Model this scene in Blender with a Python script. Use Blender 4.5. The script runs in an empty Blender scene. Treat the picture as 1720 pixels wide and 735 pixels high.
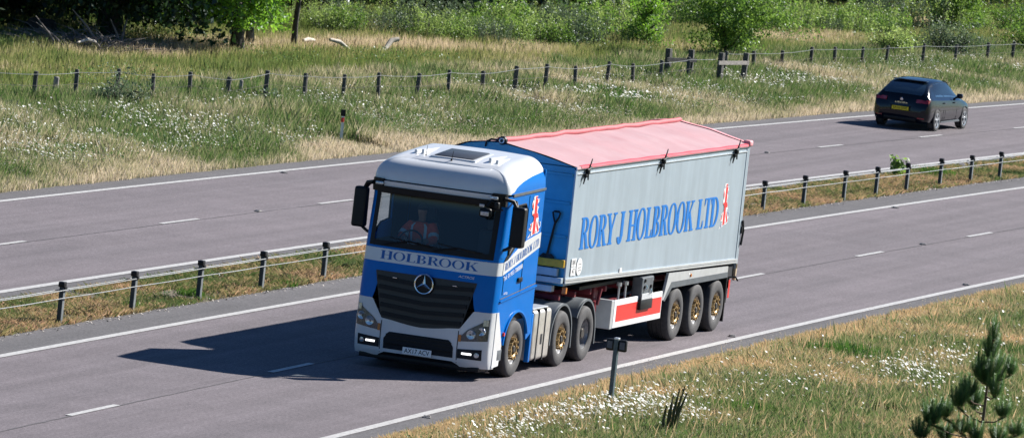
import bpy, bmesh, math, random
import numpy as np
from mathutils import Vector, Matrix
random.seed(7)
RNG = np.random.default_rng(11)
R = math.radians
# ------------------------------------------------------------------ camera
sc = bpy.context.scene
cam_d = bpy.data.cameras.new('camera'); cam_o = bpy.data.objects.new('camera', cam_d)
sc.collection.objects.link(cam_o); sc.camera = cam_o
CR = Vector((0.323146, -0.940434, 0.105647)); CU = Vector((0.048985, 0.128109, 0.99055)); CF = Vector((0.945081, 0.314917, -0.087465))
CR.normalize(); CU = (CU - CR*CU.dot(CR)).normalized(); CB = CR.cross(CU)
mw = Matrix((CR, CU, CB)).transposed().to_4x4(); mw.translation = Vector((-100.1758, -34.8335, 12.1428))
cam_o.matrix_world = mw
cam_d.sensor_width = 36; cam_d.lens = 217.818; cam_d.clip_start = 1; cam_d.clip_end = 6000
cam_d.dof.use_dof = True; cam_d.dof.focus_distance = 108; cam_d.dof.aperture_fstop = 7.0
# ------------------------------------------------------------------ sky, sun, exposure
SUN_TO = Vector((1.17, -0.83, 1.0)).normalized()
w = bpy.data.worlds.new('World'); sc.world = w; w.use_nodes = True
nt = w.node_tree; bg = nt.nodes['Background']
sky = nt.nodes.new('ShaderNodeTexSky'); sky.sky_type = 'NISHITA'; sky.sun_disc = False
sky.sun_elevation = math.asin(SUN_TO.z); sky.sun_rotation = math.atan2(SUN_TO.x, SUN_TO.y)
sky.air_density = 1.0; sky.dust_density = 0.3; sky.ozone_density = 3.0
tc = nt.nodes.new('ShaderNodeVectorMath'); tc.operation = 'MULTIPLY'; tc.inputs[1].default_value = (.58, .84, 1.12)   # deep blue summer sky
nt.links.new(sky.outputs[0], tc.inputs[0]); nt.links.new(tc.outputs[0], bg.inputs[0]); bg.inputs[1].default_value = 0.038
sd = bpy.data.lights.new('sun', 'SUN'); sd.energy = 4.8; sd.angle = R(0.5); sd.color = (1.0, 0.95, 0.88)
so = bpy.data.objects.new('sun', sd); sc.collection.objects.link(so)
so.rotation_euler = (-SUN_TO).to_track_quat('-Z', 'Y').to_euler(); so.location = (60, -60, 60)
sc.view_settings.view_transform = 'Standard'; sc.view_settings.look = 'None'
sc.view_settings.gamma = 1; sc.view_settings.use_curve_mapping = False
sc.view_settings.exposure = 1.05
# ------------------------------------------------------------------ helpers
def link(o, parent=None):
    sc.collection.objects.link(o)
    if parent is not None: o.parent = parent
    return o
def tag(o, label=None, cat=None, group=None, kind=None):
    for k, v in (('label', label), ('category', cat), ('group', group), ('kind', kind)):
        if v: o[k] = v
    return o
def thing(name, label, cat, loc=(0, 0, 0), rz=0, group=None):
    o = bpy.data.objects.new(name, None); o.location = loc; o.rotation_euler = (0, 0, rz); o.empty_display_size = .3
    link(o); return tag(o, label, cat, group)
class G:
    """collects shapes for ONE mesh object"""
    def __init__(s): s.v = []; s.f = []; s.m = []
    def add(s, vs, fs, mi=0):
        n = len(s.v); s.v += [tuple(v) for v in vs]; s.f += [tuple(i+n for i in f) for f in fs]; s.m += [mi]*len(fs)
    def addbm(s, bm, mi=0, M=None):
        bm.verts.index_update()
        vs = [(M @ v.co if M else v.co) for v in bm.verts]; s.add(vs, [[v.index for v in f.verts] for f in bm.faces], mi); bm.free()
    def box(s, x0, x1, y0, y1, z0, z1, bev=0, mi=0, M=None, seg=2):
        bm = bmesh.new(); bmesh.ops.create_cube(bm, size=1)
        for v in bm.verts: v.co = Vector((x0+(v.co.x+.5)*(x1-x0), y0+(v.co.y+.5)*(y1-y0), z0+(v.co.z+.5)*(z1-z0)))
        if bev: bmesh.ops.bevel(bm, geom=list(bm.edges), offset=bev, segments=seg, affect='EDGES', profile=.5)
        s.addbm(bm, mi, M)
    def cyl(s, p0, p1, r0, r1=None, seg=12, mi=0, caps=True):
        r1 = r0 if r1 is None else r1
        p0 = Vector(p0); p1 = Vector(p1); d = (p1-p0)
        q = d.to_track_quat('Z', 'Y'); vs = []
        for p, r in ((p0, r0), (p1, r1)):
            for i in range(seg):
                a = 2*math.pi*i/seg; vs.append(p + q @ Vector((r*math.cos(a), r*math.sin(a), 0)))
        fs = [(i, (i+1) % seg, seg+(i+1) % seg, seg+i) for i in range(seg)]
        if caps: fs += [tuple(range(seg))[::-1], tuple(range(seg, 2*seg))]
        s.add(vs, fs, mi)
    def tube(s, pts, r, seg=8, mi=0):
        pts = [Vector(p) for p in pts]; n = len(pts); rr = r if isinstance(r, (list, tuple)) else [r]*n; vs = []; up = None
        for k, p in enumerate(pts):
            d = (pts[min(k+1, n-1)]-pts[max(k-1, 0)]).normalized()
            if up is None: up = d.orthogonal().normalized()
            up = (up - d*up.dot(d)).normalized(); b = d.cross(up)
            for i in range(seg):
                a = 2*math.pi*i/seg; vs.append(p + (up*math.cos(a)+b*math.sin(a))*rr[k])
        fs = [(k*seg+i, k*seg+(i+1) % seg, (k+1)*seg+(i+1) % seg, (k+1)*seg+i) for k in range(n-1) for i in range(seg)]
        fs += [tuple(range(seg))[::-1], tuple(range((n-1)*seg, n*seg))]
        s.add(vs, fs, mi)
    def lathe(s, prof, c, axis='y', seg=32, mi=0, sgn=1):
        """prof: (radius, offset along axis)"""
        vs = []
        for r, o in prof:
            for i in range(seg):
                a = 2*math.pi*i/seg; ca, sa = r*math.cos(a), r*math.sin(a)
                vs.append((c[0]+ca, c[1]+o*sgn, c[2]+sa) if axis == 'y' else ((c[0]+o*sgn, c[1]+ca, c[2]+sa) if axis == 'x' else (c[0]+ca, c[1]+sa, c[2]+o*sgn)))
        fs = [(k*seg+i, k*seg+(i+1) % seg, (k+1)*seg+(i+1) % seg, (k+1)*seg+i) for k in range(len(prof)-1) for i in range(seg)]
        s.add(vs, fs, mi)
    def grid(s, rows, mi=0):
        n = len(rows[0]); vs = [p for r in rows for p in r]
        fs = [(j*n+i, j*n+i+1, (j+1)*n+i+1, (j+1)*n+i) for j in range(len(rows)-1) for i in range(n-1)]
        s.add(vs, fs, mi)
    def poly(s, pts, mi=0): s.add(pts, [tuple(range(len(pts)))], mi)
    def prism(s, pts, off, mi=0):
        n = len(pts); o = Vector(off); vs = [Vector(p) for p in pts]; vs += [p+o for p in vs]
        s.add(vs, [tuple(range(n)), tuple(range(n, 2*n))[::-1]] + [(i, (i+1) % n, n+(i+1) % n, n+i) for i in range(n)], mi)
    def loops(s, loops, th, M, mi=0, bev=0.0):
        """flat plate from 2D loops (first outer, others holes), thickness th, placed by M"""
        cu = bpy.data.curves.new('tmp', 'CURVE'); cu.dimensions = '2D'; cu.fill_mode = 'BOTH'; cu.extrude = th/2; cu.bevel_depth = bev; cu.bevel_resolution = 1
        cu.offset = -bev
        for lp in loops:
            sp = cu.splines.new('POLY'); sp.points.add(len(lp)-1); sp.use_cyclic_u = True
            for q, (x, y) in zip(sp.points, lp): q.co = (x, y, 0, 1)
        s.curve(cu, M, mi)
    def curve(s, cu, M, mi=0):
        o = bpy.data.objects.new('tmp', cu); me = bpy.data.meshes.new_from_object(o)
        s.add([M @ v.co for v in me.vertices], [tuple(p.vertices) for p in me.polygons], mi)
        bpy.data.objects.remove(o); bpy.data.meshes.remove(me); bpy.data.curves.remove(cu)
    def text(s, t, size, M, mi=0, width=None, shear=0):
        cu = bpy.data.curves.new('tmp', 'FONT'); cu.body = t; cu.size = size; cu.align_x = 'CENTER'; cu.align_y = 'CENTER'; cu.shear = shear; cu.offset = .004*size
        if width:
            o = bpy.data.objects.new('t', cu); me = bpy.data.meshes.new_from_object(o)
            xs = [v.co.x for v in me.vertices]; k = width/(max(xs)-min(xs)); bpy.data.objects.remove(o); bpy.data.meshes.remove(me)
            M = M @ Matrix.Diagonal((k, 1, 1, 1))
        s.curve(cu, M, mi)
    def mapv(s, fn): s.v = [tuple(fn(*v)) for v in s.v]; return s
    def build(s, name, mats, parent=None, smooth=0, fix=True):
        me = bpy.data.meshes.new(name); me.from_pydata(s.v, [], s.f)
        if not isinstance(mats, (list, tuple)): mats = [mats]
        for m in mats: me.materials.append(m)
        me.polygons.foreach_set('material_index', s.m)
        if fix:
            bm = bmesh.new(); bm.from_mesh(me); bmesh.ops.remove_doubles(bm, verts=bm.verts, dist=1e-5); bmesh.ops.recalc_face_normals(bm, faces=bm.faces); bm.to_mesh(me); bm.free()
        if smooth: me.shade_smooth(); me.set_sharp_from_angle(angle=R(smooth))
        me.update(); return link(bpy.data.objects.new(name, me), parent)
def mat(name, col, rough=.6, metal=0.0, var=0.0, scale=4.0, coat=0.0, col2=None, bump=0.0, emit=None, spec=.5, trans=0.0, bscale=None):
    m = bpy.data.materials.new(name); m.use_nodes = True; n = m.node_tree; b = n.nodes['Principled BSDF']; L = n.links.new
    b.inputs['Base Color'].default_value = (*col, 1); b.inputs['Roughness'].default_value = rough; b.inputs['Metallic'].default_value = metal
    b.inputs['Coat Weight'].default_value = coat; b.inputs['Coat Roughness'].default_value = .04; b.inputs['Specular IOR Level'].default_value = spec
    if trans: b.inputs['Transmission Weight'].default_value = trans
    if emit: b.inputs['Emission Color'].default_value = (*col, 1); b.inputs['Emission Strength'].default_value = emit
    g = n.nodes.new('ShaderNodeNewGeometry')
    if var or col2:
        t = n.nodes.new('ShaderNodeTexNoise'); t.inputs['Scale'].default_value = scale; t.inputs['Detail'].default_value = 5; t.inputs['Roughness'].default_value = .65
        L(g.outputs['Position'], t.inputs['Vector'])
        c = n.nodes.new('ShaderNodeValToRGB'); c.color_ramp.elements[0].position = .32; c.color_ramp.elements[1].position = .68
        a = col2 if col2 else tuple(x*(1-var) for x in col)
        c.color_ramp.elements[0].color = (*a, 1); c.color_ramp.elements[1].color = (*(col if col2 else tuple(min(1, x*(1+var)) for x in col)), 1)
        L(t.outputs['Fac'], c.inputs[0]); L(c.outputs[0], b.inputs['Base Color'])
    if bump:
        t2 = n.nodes.new('ShaderNodeTexNoise'); t2.inputs['Scale'].default_value = bscale or scale*3; t2.inputs['Detail'].default_value = 4
        L(g.outputs['Position'], t2.inputs['Vector']); bp = n.nodes.new('ShaderNodeBump'); bp.inputs['Strength'].default_value = bump; bp.inputs['Distance'].default_value = .02
        L(t2.outputs['Fac'], bp.inputs['Height']); L(bp.outputs[0], b.inputs['Normal'])
    return m
def leafmat(name, ca, cb, cc=None, transl=.45, hue2=None):
    """leaf / blade material: colour runs from ca to cb with the mesh attribute 'tint' (kind of blade), diffuse + translucent"""
    m = bpy.data.materials.new(name); m.use_nodes = True; n = m.node_tree; L = n.links.new
    out = n.nodes['Material Output']; n.nodes.remove(n.nodes['Principled BSDF'])
    at = n.nodes.new('ShaderNodeAttribute'); at.attribute_name = 'tint'
    r = n.nodes.new('ShaderNodeValToRGB'); e = r.color_ramp.elements; e[0].color = (*ca, 1); e[1].color = (*cb, 1)
    if cc: q = e.new(.5); q.color = (*cc, 1)
    L(at.outputs['Fac'], r.inputs[0])
    d = n.nodes.new('ShaderNodeBsdfDiffuse'); t = n.nodes.new('ShaderNodeBsdfTranslucent'); g = n.nodes.new('ShaderNodeBsdfGlossy'); g.inputs['Roughness'].default_value = .45
    g.inputs['Color'].default_value = (.8, .85, .9, 1)
    mx = n.nodes.new('ShaderNodeMixShader'); mx.inputs[0].default_value = transl; m2 = n.nodes.new('ShaderNodeMixShader'); m2.inputs[0].default_value = .04
    L(r.outputs[0], d.inputs[0]); L(r.outputs[0], t.inputs[0]); L(d.outputs[0], mx.inputs[1]); L(t.outputs[0], mx.inputs[2])
    L(mx.outputs[0], m2.inputs[1]); L(g.outputs[0], m2.inputs[2]); L(m2.outputs[0], out.inputs[0]); return m
def glassmat(name, tint, refl=1.0):
    m = bpy.data.materials.new(name); m.use_nodes = True; n = m.node_tree; L = n.links.new; out = n.nodes['Material Output']; n.nodes.remove(n.nodes['Principled BSDF'])
    t = n.nodes.new('ShaderNodeBsdfTransparent'); t.inputs[0].default_value = (*tint, 1); g = n.nodes.new('ShaderNodeBsdfGlossy'); g.inputs['Roughness'].default_value = .02
    f = n.nodes.new('ShaderNodeLayerWeight'); f.inputs[0].default_value = .5; mx = n.nodes.new('ShaderNodeMixShader')   # Schlick's formula, the same from both sides
    pw = n.nodes.new('ShaderNodeMath'); pw.operation = 'POWER'; pw.inputs[1].default_value = 5; ma = n.nodes.new('ShaderNodeMath'); ma.operation = 'MULTIPLY_ADD'; ma.inputs[1].default_value = .95; ma.inputs[2].default_value = .05
    L(f.outputs['Facing'], pw.inputs[0]); L(pw.outputs[0], ma.inputs[0]); L(ma.outputs[0], mx.inputs[0]); L(t.outputs[0], mx.inputs[1]); L(g.outputs[0], mx.inputs[2]); L(mx.outputs[0], out.inputs[0]); return m
def rc(x): return .00828*x - .00041*x*x          # lateral curve of the road
def rslope(x): return .00828 - .00082*x
# ------------------------------------------------------------------ ground, road
def roadmat(name, col, c2, dark, rough=.85):
    m = bpy.data.materials.new(name); m.use_nodes = True; n = m.node_tree; b = n.nodes['Principled BSDF']; L = n.links.new
    b.inputs['Roughness'].default_value = rough; b.inputs['Specular IOR Level'].default_value = .3
    g = n.nodes.new('ShaderNodeNewGeometry')
    def noise(sc_, det, stretch=None):
        t = n.nodes.new('ShaderNodeTexNoise'); t.inputs['Scale'].default_value = sc_; t.inputs['Detail'].default_value = det; t.inputs['Roughness'].default_value = .7
        if stretch:
            mp = n.nodes.new('ShaderNodeMapping'); mp.inputs['Scale'].default_value = stretch; L(g.outputs['Position'], mp.inputs[0]); L(mp.outputs[0], t.inputs['Vector'])
        else: L(g.outputs['Position'], t.inputs['Vector'])
        return t
    big = noise(.35, 4, (.35, 1.6, 1)); fine = noise(16, 3); grit = noise(60, 2)
    r = n.nodes.new('ShaderNodeValToRGB'); e = r.color_ramp.elements; e[0].position = .3; e[1].position = .7; e[0].color = (*c2, 1); e[1].color = (*col, 1); L(big.outputs['Fac'], r.inputs[0])
    def mul(src, t, lo, hi, a, bb):
        mr = n.nodes.new('ShaderNodeMapRange'); mr.inputs[1].default_value = a; mr.inputs[2].default_value = bb; mr.inputs[3].default_value = lo; mr.inputs[4].default_value = hi; L(t.outputs['Fac'], mr.inputs[0])
        vm = n.nodes.new('ShaderNodeVectorMath'); vm.operation = 'SCALE'; L(src, vm.inputs[0]); L(mr.outputs[0], vm.inputs['Scale']); return vm.outputs[0]
    trk = noise(1.0, 5, (.018, 1.25, 1)); patch = noise(.8, 6)
    o = mul(r.outputs[0], trk, .76, 1.12, .3, .66); o = mul(o, patch, .90, 1.08, .35, .65); o = mul(o, fine, .72, 1.28, .3, .7); o = mul(o, grit, dark, 1.4, .3, .7); L(o, b.inputs['Base Color'])
    bp = n.nodes.new('ShaderNodeBump'); bp.inputs['Strength'].default_value = .4; bp.inputs['Distance'].default_value = .004; L(grit.outputs['Fac'], bp.inputs['Height']); L(bp.outputs[0], b.inputs['Normal'])
    return m
M_road = roadmat('asphalt', (.166, .146, .160), (.142, .127, .140), .55)
M_shoulder = roadmat('asphalt_shoulder', (.118, .114, .12), (.10, .098, .104), .6)
M_paint = mat('road_paint', (.55, .55, .54), .6, scale=14, col2=(.33, .325, .325))
M_earth = mat('earth_and_turf', (.17, .15, .075), .95, scale=1.3, col2=(.075, .095, .032), bump=.6)
M_dirt = mat('dirt', (.16, .13, .09), .95, scale=5, col2=(.09, .08, .055), bump=.6)
def strip(g, v0, v1, x0, x1, z, step=2.0, j0=0, j1=0, mi=0):
    n = max(2, int((x1-x0)/step)+1); a = []; b = []
    for x in np.linspace(x0, x1, n):
        sl = rslope(x); nn = Vector((-sl, 1, 0)).normalized(); c = Vector((x, rc(x), z))
        a.append(c + nn*(v0+(random.uniform(-j0, j0) if j0 else 0))); b.append(c + nn*(v1+(random.uniform(-j1, j1) if j1 else 0)))
    g.grid([a, b], mi)
# ground sheet: flat under the road, slightly uneven beyond the fence
g = G(); n = 140
def gz(x, y):
    v = y-rc(min(max(x, -60), 260)); k = min(1, max(0, (v-18.5)/5)); k2 = min(1, max(0, (-4-v)/3))
    return (k*.14+k2*.08)*(math.sin(x*.31+1.3*math.sin(y*.17))*math.sin(y*.27+.6)) + k2*.0
xs = np.concatenate([np.linspace(-3000, -60, 8)[:-1], np.linspace(-60, 260, 201), np.linspace(260, 4000, 8)[1:]])
ys = np.concatenate([np.linspace(-2500, -60, 8)[:-1], np.linspace(-60, 110, 120), np.linspace(110, 3500, 8)[1:]])
g.grid([[(x, y, gz(x, y)-.012) for x in xs] for y in ys]); tag(g.build('ground', M_earth, smooth=60), kind='structure')
g = G(); strip(g, -2.55, 6.1, -60, 250, .004); tag(g.build('near_carriageway', M_road), kind='structure')
g = G(); strip(g, 8.55, 16.9, -60, 250, .004); tag(g.build('far_carriageway', M_road), kind='structure')
g = G()
for v0, v1, a, b in ((-2.82, -2.12, .05, 0), (5.38, 6.38, 0, .05), (8.38, 9.05, .04, 0), (16.3, 17.05, 0, .06)): strip(g, v0, v1, -60, 250, .008, .35, a, b)
tag(g.build('road_shoulder', M_shoulder), kind='structure')
g = G(); strip(g, 6.3, 8.5, -60, 250, .001); tag(g.build('median_soil', M_dirt), kind='structure')
g = G()
for v, hw in ((-2.02, .085), (5.28, .085), (9.15, .095), (16.23, .085)): strip(g, v-hw, v+hw, -60, 250, .014)
tag(g.build('edge_lines', M_paint), kind='structure')
g = G()
for k in range(-5, 26):
    for v, ph in ((1.63, -10.76), (12.58, 11.11)):
        x = ph+9*k; strip(g, v-.06, v+.06, x-1.02, x+1.02, .014, .5)
tag(g.build('lane_lines', M_paint), kind='structure')
# longitudinal tar seam between the lanes
M_tar = mat('tar_seam', (.085, .08, .085), .7, var=.3, scale=20)
g = G()
for v in (1.60, 12.52): strip(g, v-.03, v+.0, -60, 250, .010, .3, .012, .012)
tag(g.build('road_seam', M_tar), kind='structure')
# ================================================================== THE LORRY  (x runs rearwards, near side y<0)
M_blue = mat('blue_cab_paint', (.0, .145, .52), .3, coat=.14, var=.05, scale=3, spec=.1)
M_white = mat('white_cab_paint', (.66, .68, .70), .3, coat=.4, var=.05, scale=2)
M_black = mat('black_plastic', (.006, .007, .009), .5, var=.2, scale=8, spec=.3)
M_grey = mat('grey_plastic', (.10, .115, .13), .5, var=.15, scale=6)
M_dark = mat('dark_lining', (.006, .008, .013), .8)
M_rub = mat('tyre_rubber', (.055, .055, .058), .8, var=.25, scale=12)
M_tread = M_rub
M_rim = mat('steel_rim', (.30, .31, .33), .4, metal=.6, var=.35, scale=14)
M_gold = mat('brass_hub', (.42, .29, .13), .45, metal=.6, var=.25, scale=25)
M_hubd = mat('greasy_hub', (.05, .045, .04), .5, metal=.3, var=.4, scale=30)
M_chrome = mat('chrome', (.75, .77, .8), .12, metal=1)
M_alu = mat('aluminium_panel', (.345, .415, .475), .42, metal=.15, var=.06, scale=1.2)
def streaks(m, sx, sz, amt):
    n = m.node_tree; b = n.nodes['Principled BSDF']; L = n.links.new; src = b.inputs['Base Color'].links[0].from_socket
    g = n.nodes.new('ShaderNodeNewGeometry'); mp = n.nodes.new('ShaderNodeMapping'); mp.inputs['Scale'].default_value = (sx, sx, sz); t = n.nodes.new('ShaderNodeTexNoise'); t.inputs['Scale'].default_value = 1; t.inputs['Detail'].default_value = 6; t.inputs['Roughness'].default_value = .7
    L(g.outputs['Position'], mp.inputs[0]); L(mp.outputs[0], t.inputs['Vector']); mr = n.nodes.new('ShaderNodeMapRange'); mr.inputs[1].default_value = .38; mr.inputs[2].default_value = .62; mr.inputs[3].default_value = 1-amt; mr.inputs[4].default_value = 1+amt*.4; L(t.outputs['Fac'], mr.inputs[0])
    vm = n.nodes.new('ShaderNodeVectorMath'); vm.operation = 'SCALE'; L(src, vm.inputs[0]); L(mr.outputs[0], vm.inputs['Scale']); L(vm.outputs[0], b.inputs['Base Color'])
streaks(M_alu, 3.2, .22, .10)
M_alub = mat('bright_aluminium', (.60, .63, .66), .35, metal=.4, var=.08, scale=5)
M_alud = mat('blue_shade_aluminium', (.045, .24, .38), .4, metal=.2, var=.15, scale=2)  # unlit aluminium: its blue reflection and shade are painted into the base colour
M_red = mat('red_chassis', (.16, .012, .022), .5, var=.35, scale=6)
M_redm = mat('red_marker', (.62, .035, .03), .4, var=.06, scale=6)
M_tarp = mat('faded_red_tarpaulin', (.40, .215, .235), .75, scale=1.1, col2=(.43, .28, .30), bump=.7, bscale=1.6)
M_tarpr = mat('red_tarpaulin_roll', (.42, .085, .10), .7, var=.15, scale=4)
M_hem = mat('red_hem', (.62, .06, .09), .6, var=.15, scale=4)
M_tank = mat('tank_aluminium', (.52, .50, .46), .38, metal=.45, var=.16, scale=5)
M_let = mat('blue_lettering', (.0, .10, .38), .4)
M_letw = mat('blue_lettering_sign', (.0, .165, .56), .45)
M_wht = mat('white_vinyl', (.78, .79, .8), .4)
M_fred = mat('flag_red', (.68, .03, .035), .4); M_fblu = mat('flag_blue', (.02, .035, .22), .4)
M_glass = glassmat('windscreen_glass', (.74, .84, .88)); M_glass2 = glassmat('side_glass', (.90, .96, .94))
M_drl = mat('lit_running_lamp', (1, 1, 1), .3, emit=1.1)
M_lens = mat('lamp_lens', (.5, .54, .58), .08, metal=.55, var=.4, scale=22)
M_amb = mat('amber_lens', (.55, .20, .05), .2)
M_seat = mat('seat_fabric', (.03, .032, .038), .9)
M_skin = mat('skin', (.35, .19, .13), .55)
M_hivis = mat('orange_red_vest', (.95, .13, .06), .7)
M_refl = mat('reflective_tape', (.62, .68, .68), .35)
lorry = thing('articulated_lorry', 'blue and white articulated lorry with silver tipper body and faded pink tarpaulin roof', 'lorry')
HW = 1.25; AC = .36; NN = 4.2
FZ = [(.2, .10), (.3, .03), (.5, 0), (.8, 0), (1.2, .02), (1.65, .05), (1.84, .07), (2.1, .10), (3.0, .24), (3.2, .20), (3.3, .2)]
def fz(z): return float(np.interp(z, [a for a, b in FZ], [b for a, b in FZ]))
def fx(y, z): t = min(1, abs(y)/HW); return fz(z) + AC*(1-(1-t**NN)**(1/NN))
def ys_between(a, b, n):
    """column positions, dense where the corner turns"""
    def th(y): return math.copysign(math.pi/2-math.acos(min(1, (abs(y)/HW)**(NN/2))) if 0 else math.asin(min(1, (abs(y)/HW)**(NN/2))), y)
    def inv(t): return math.copysign(HW*abs(math.sin(t))**(2/NN), t)
    ta, tb = th(a), th(b)
    # blend between even y and even angle
    return [.5*(inv(ta+(tb-ta)*i/n)) + .5*(a+(b-a)*i/n) for i in range(n+1)]
def fpatch(g, ya, yb, zlo, zhi, off=0., ny=24, nz=8, mi=0, back=None):
    cols = ys_between(ya, yb, ny)
    zl = zlo if callable(zlo) else (lambda y: zlo); zh = zhi if callable(zhi) else (lambda y: zhi)
    rows = [[(fx(y, zl(y)+(zh(y)-zl(y))*j/nz)-off, y, zl(y)+(zh(y)-zl(y))*j/nz) for y in cols] for j in range(nz+1)]
    g.grid(rows, mi)
    if back:   # side walls so that the piece has real thickness
        def wall(a): g.grid([a, [(p[0]+back, p[1], p[2]) for p in a]], mi)
        wall(rows[0]); wall(rows[-1]); wall([r[0] for r in rows]); wall([r[-1] for r in rows])
SIDE = lambda y, s=1: Matrix(((1, 0, 0, 0), (0, 0, -1, y), (0, 1, 0, 0), (0, 0, 0, 1)))   # (x,z)->(x, y, z), facing -y for the near side
FRONT = lambda x: Matrix(((0, 0, -1, x), (-1, 0, 0, 0), (0, 1, 0, 0), (0, 0, 0, 1)))
# ---- cab: blue shell
g = G()
def blo(y):
    a = abs(y); return 1.2 if a > .93 else (1.62 if a < .85 else 1.62-(a-.85)/.08*.42)
fpatch(g, -HW, HW, blo, 1.84, 0, 60, 6)
fpatch(g, -HW, HW, 2.06, 2.14, 0.004, 60, 2)
for s in (-1, 1): fpatch(g, s*HW, s*1.10, 2.14, 3.2, 0, 12, 8)
arch = [(1.44+.66*math.cos(a), .52+.64*math.sin(a)) for a in [R(172-i*8) for i in range(0, 20)]]
xs0 = AC
def cabside():
    def xf(z): return fz(z)+AC-.005
    outer = [(xf(z), z) for z in (.62, .8, 1.2, 1.65, 1.84, 2.1, 2.5, 3.0, 3.2)] + [(.56, 3.24), (2.28, 3.28), (2.28, 1.1), (2.3, .72), (2.06, .62)] + arch[::-1][2:] + [(.76, .62)]
    win = [(.60, 2.20), (.64, 3.02), (1.28, 3.04), (1.36, 2.95), (1.38, 2.47), (.95, 2.42)]
    return outer, win
outer, win = cabside()
for s in (-1, 1):
    g.loops([outer, win], .03, SIDE(s*(HW-.018)), bev=.0)
    # wheel-arch lip and door crease
    g.tube([(x, s*(HW+.0), z) for x, z in arch], .028, 6)
    g.prism([(x, s*(HW-.004), z) for x, z in ((.40, 1.40), (2.3, 1.575), (2.3, 1.545), (.4, 1.37))], (0, s*.03, 0))
g.box(2.26, 2.30, -1.23, 1.23, 1.0, 3.6, .01)                     # rear wall
for s in (-1, 1): g.box(2.31, 2.40, s*1.245, s*1.16, .2, 1.05, .01)
cab = g.build('cab', M_blue, lorry, smooth=35)
# ---- roof
ZT = [(.3, 3.4), (.55, 3.58), (.8, 3.67), (1.2, 3.72), (1.8, 3.77), (2.27, 3.80)]
zt = lambda x: float(np.interp(x, [a for a, b in ZT], [b for a, b in ZT]))
def outline(z=3.24):
    pts = [(2.27-(2.27-.60)*i/14, -HW) for i in range(15)]
    N = 40
    for i in range(1, N):
        t = math.pi*i/N; c, s_ = math.cos(t), math.sin(t)
        pts.append((.20+AC-AC*abs(s_)**(2/NN), -HW*math.copysign(abs(c)**(2/NN), c)))
    return pts + [(.60+(2.27-.60)*i/14, HW) for i in range(15)]
O = outline(); Tp = []
for x, y in O:
    k = .62 if abs(y) > 1.2 else .62+.3*(1-abs(y)/1.2)
    tx = .74+(x-.55)*(1.53/1.72) if x > .55 else .74-(.55-x)*.3
    Tp.append((tx, y*k*1.05 if abs(y) > 1.2 else y*.70))
zb0 = 3.235
def bound(x, y):
    if abs(y) < 1.249: return 0
    return float(np.interp(x, [.56, .75, 1.1, 1.6, 2.27], [.02, .12, .2, .27, .33]))
gw, gb = G(), G(); colsW, colsB = [], []
for (x, y), (tx, ty) in zip(O, Tp):
    H = zt(tx)-zb0; n = 2.3 if abs(y) > 1.2 else 2.1
    def P(ph): h = 1-math.cos(ph)**(2/n); v = math.sin(ph)**(2/n); return (x+(tx-x)*h, y+(ty-y)*h, zb0+H*v)
    pb = math.asin(min(1, (bound(x, y)/H)**(n/2))) if bound(x, y) > 0 else 0.02
    colsB.append([P(pb*j/6) for j in range(7)]); colsW.append([P(pb+(math.pi/2-pb)*j/14) for j in range(15)])
gw.grid(colsW); gb.grid([c for c in colsB[:16]]); gb2 = G(); gb2.grid([c for c in colsB[-16:]])
gw.grid([c for c in colsB[15:-15]])
n = len(Tp)
rows = [[(Tp[i][0]*(1-k/8)+Tp[n-1-i][0]*(k/8), Tp[i][1]*(1-k/8)+Tp[n-1-i][1]*k/8, zt(Tp[i][0])+.02*math.sin(math.pi*k/8)) for k in range(9)] for i in range(n//2+1)]
gw.grid(rows)
gw.poly([(2.27, c[-1][1], c[-1][2]) for c in (colsW[0],)]+[(2.27, c[1], c[2]) for c in []]) if 0 else None
rear = [p for p in colsB[0]+colsW[0][1:]] + rows[0][1:-1] + [p for p in (colsB[-1]+colsW[-1][1:])[::-1]]
gw.poly(rear)
# raised ribs on the roof and the lip over the windscreen
for yy in (-.62, .62):
    for k in range(2): gw.box(.95, 2.05, yy-.03+k*.13*(-1 if yy < 0 else 1), yy+.02+k*.13*(-1 if yy < 0 else 1), 3.66, 3.78-.02*k, .015)
roof = gw.build('roof', M_white, lorry, smooth=40)
gb.build('roof_side_panel', M_blue, roof, smooth=40); gb2.build('roof_side_panel', M_blue, roof, smooth=40)
g = G(); fpatch(g, -.98, .98, 3.10, 3.215, .075, 30, 3, back=.14); g.build('roof_lip', M_white, roof, smooth=40)
TL = Matrix.Translation((1.3, 0, 3.712)) @ Matrix.Rotation(-.085, 4, 'Y') @ Matrix.Translation((-1.3, 0, -3.745))
g = G(); g.box(.84, 1.72, -.37, .37, 3.72, 3.80, .03, M=TL); hatch = g.build('roof_hatch', mat('hatch_glass', (.03, .035, .045), .5, coat=.1), roof, smooth=40)
g = G(); g.box(.79, 1.77, -.42, .42, 3.69, 3.783, .02, M=TL); g.build('hatch_frame', M_white, roof, smooth=40)
g = G(); g.cyl((.72, .0, 3.60), (.74, 0, 3.70), .035, .012, 10); g.cyl((.74, 0, 3.68), (.80, 0, 3.83), .007, .005, 6)
g.cyl((.86, .52, 3.66), (.86, .52, 3.70), .03, .015, 10); g.cyl((.86, .52, 3.68), (.9, .52, 3.86), .006, .004, 6); g.build('aerial', M_black, roof, smooth=40)
for s in (-1, 1):
    g = G(); g.prism([(x, s*(HW-.006), z) for x, z in ((.56, 3.195), (2.285, 3.245), (2.285, 3.285), (.56, 3.24))], (0, s*.022, 0)); g.build('drip_rail', M_grey, roof)
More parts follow.
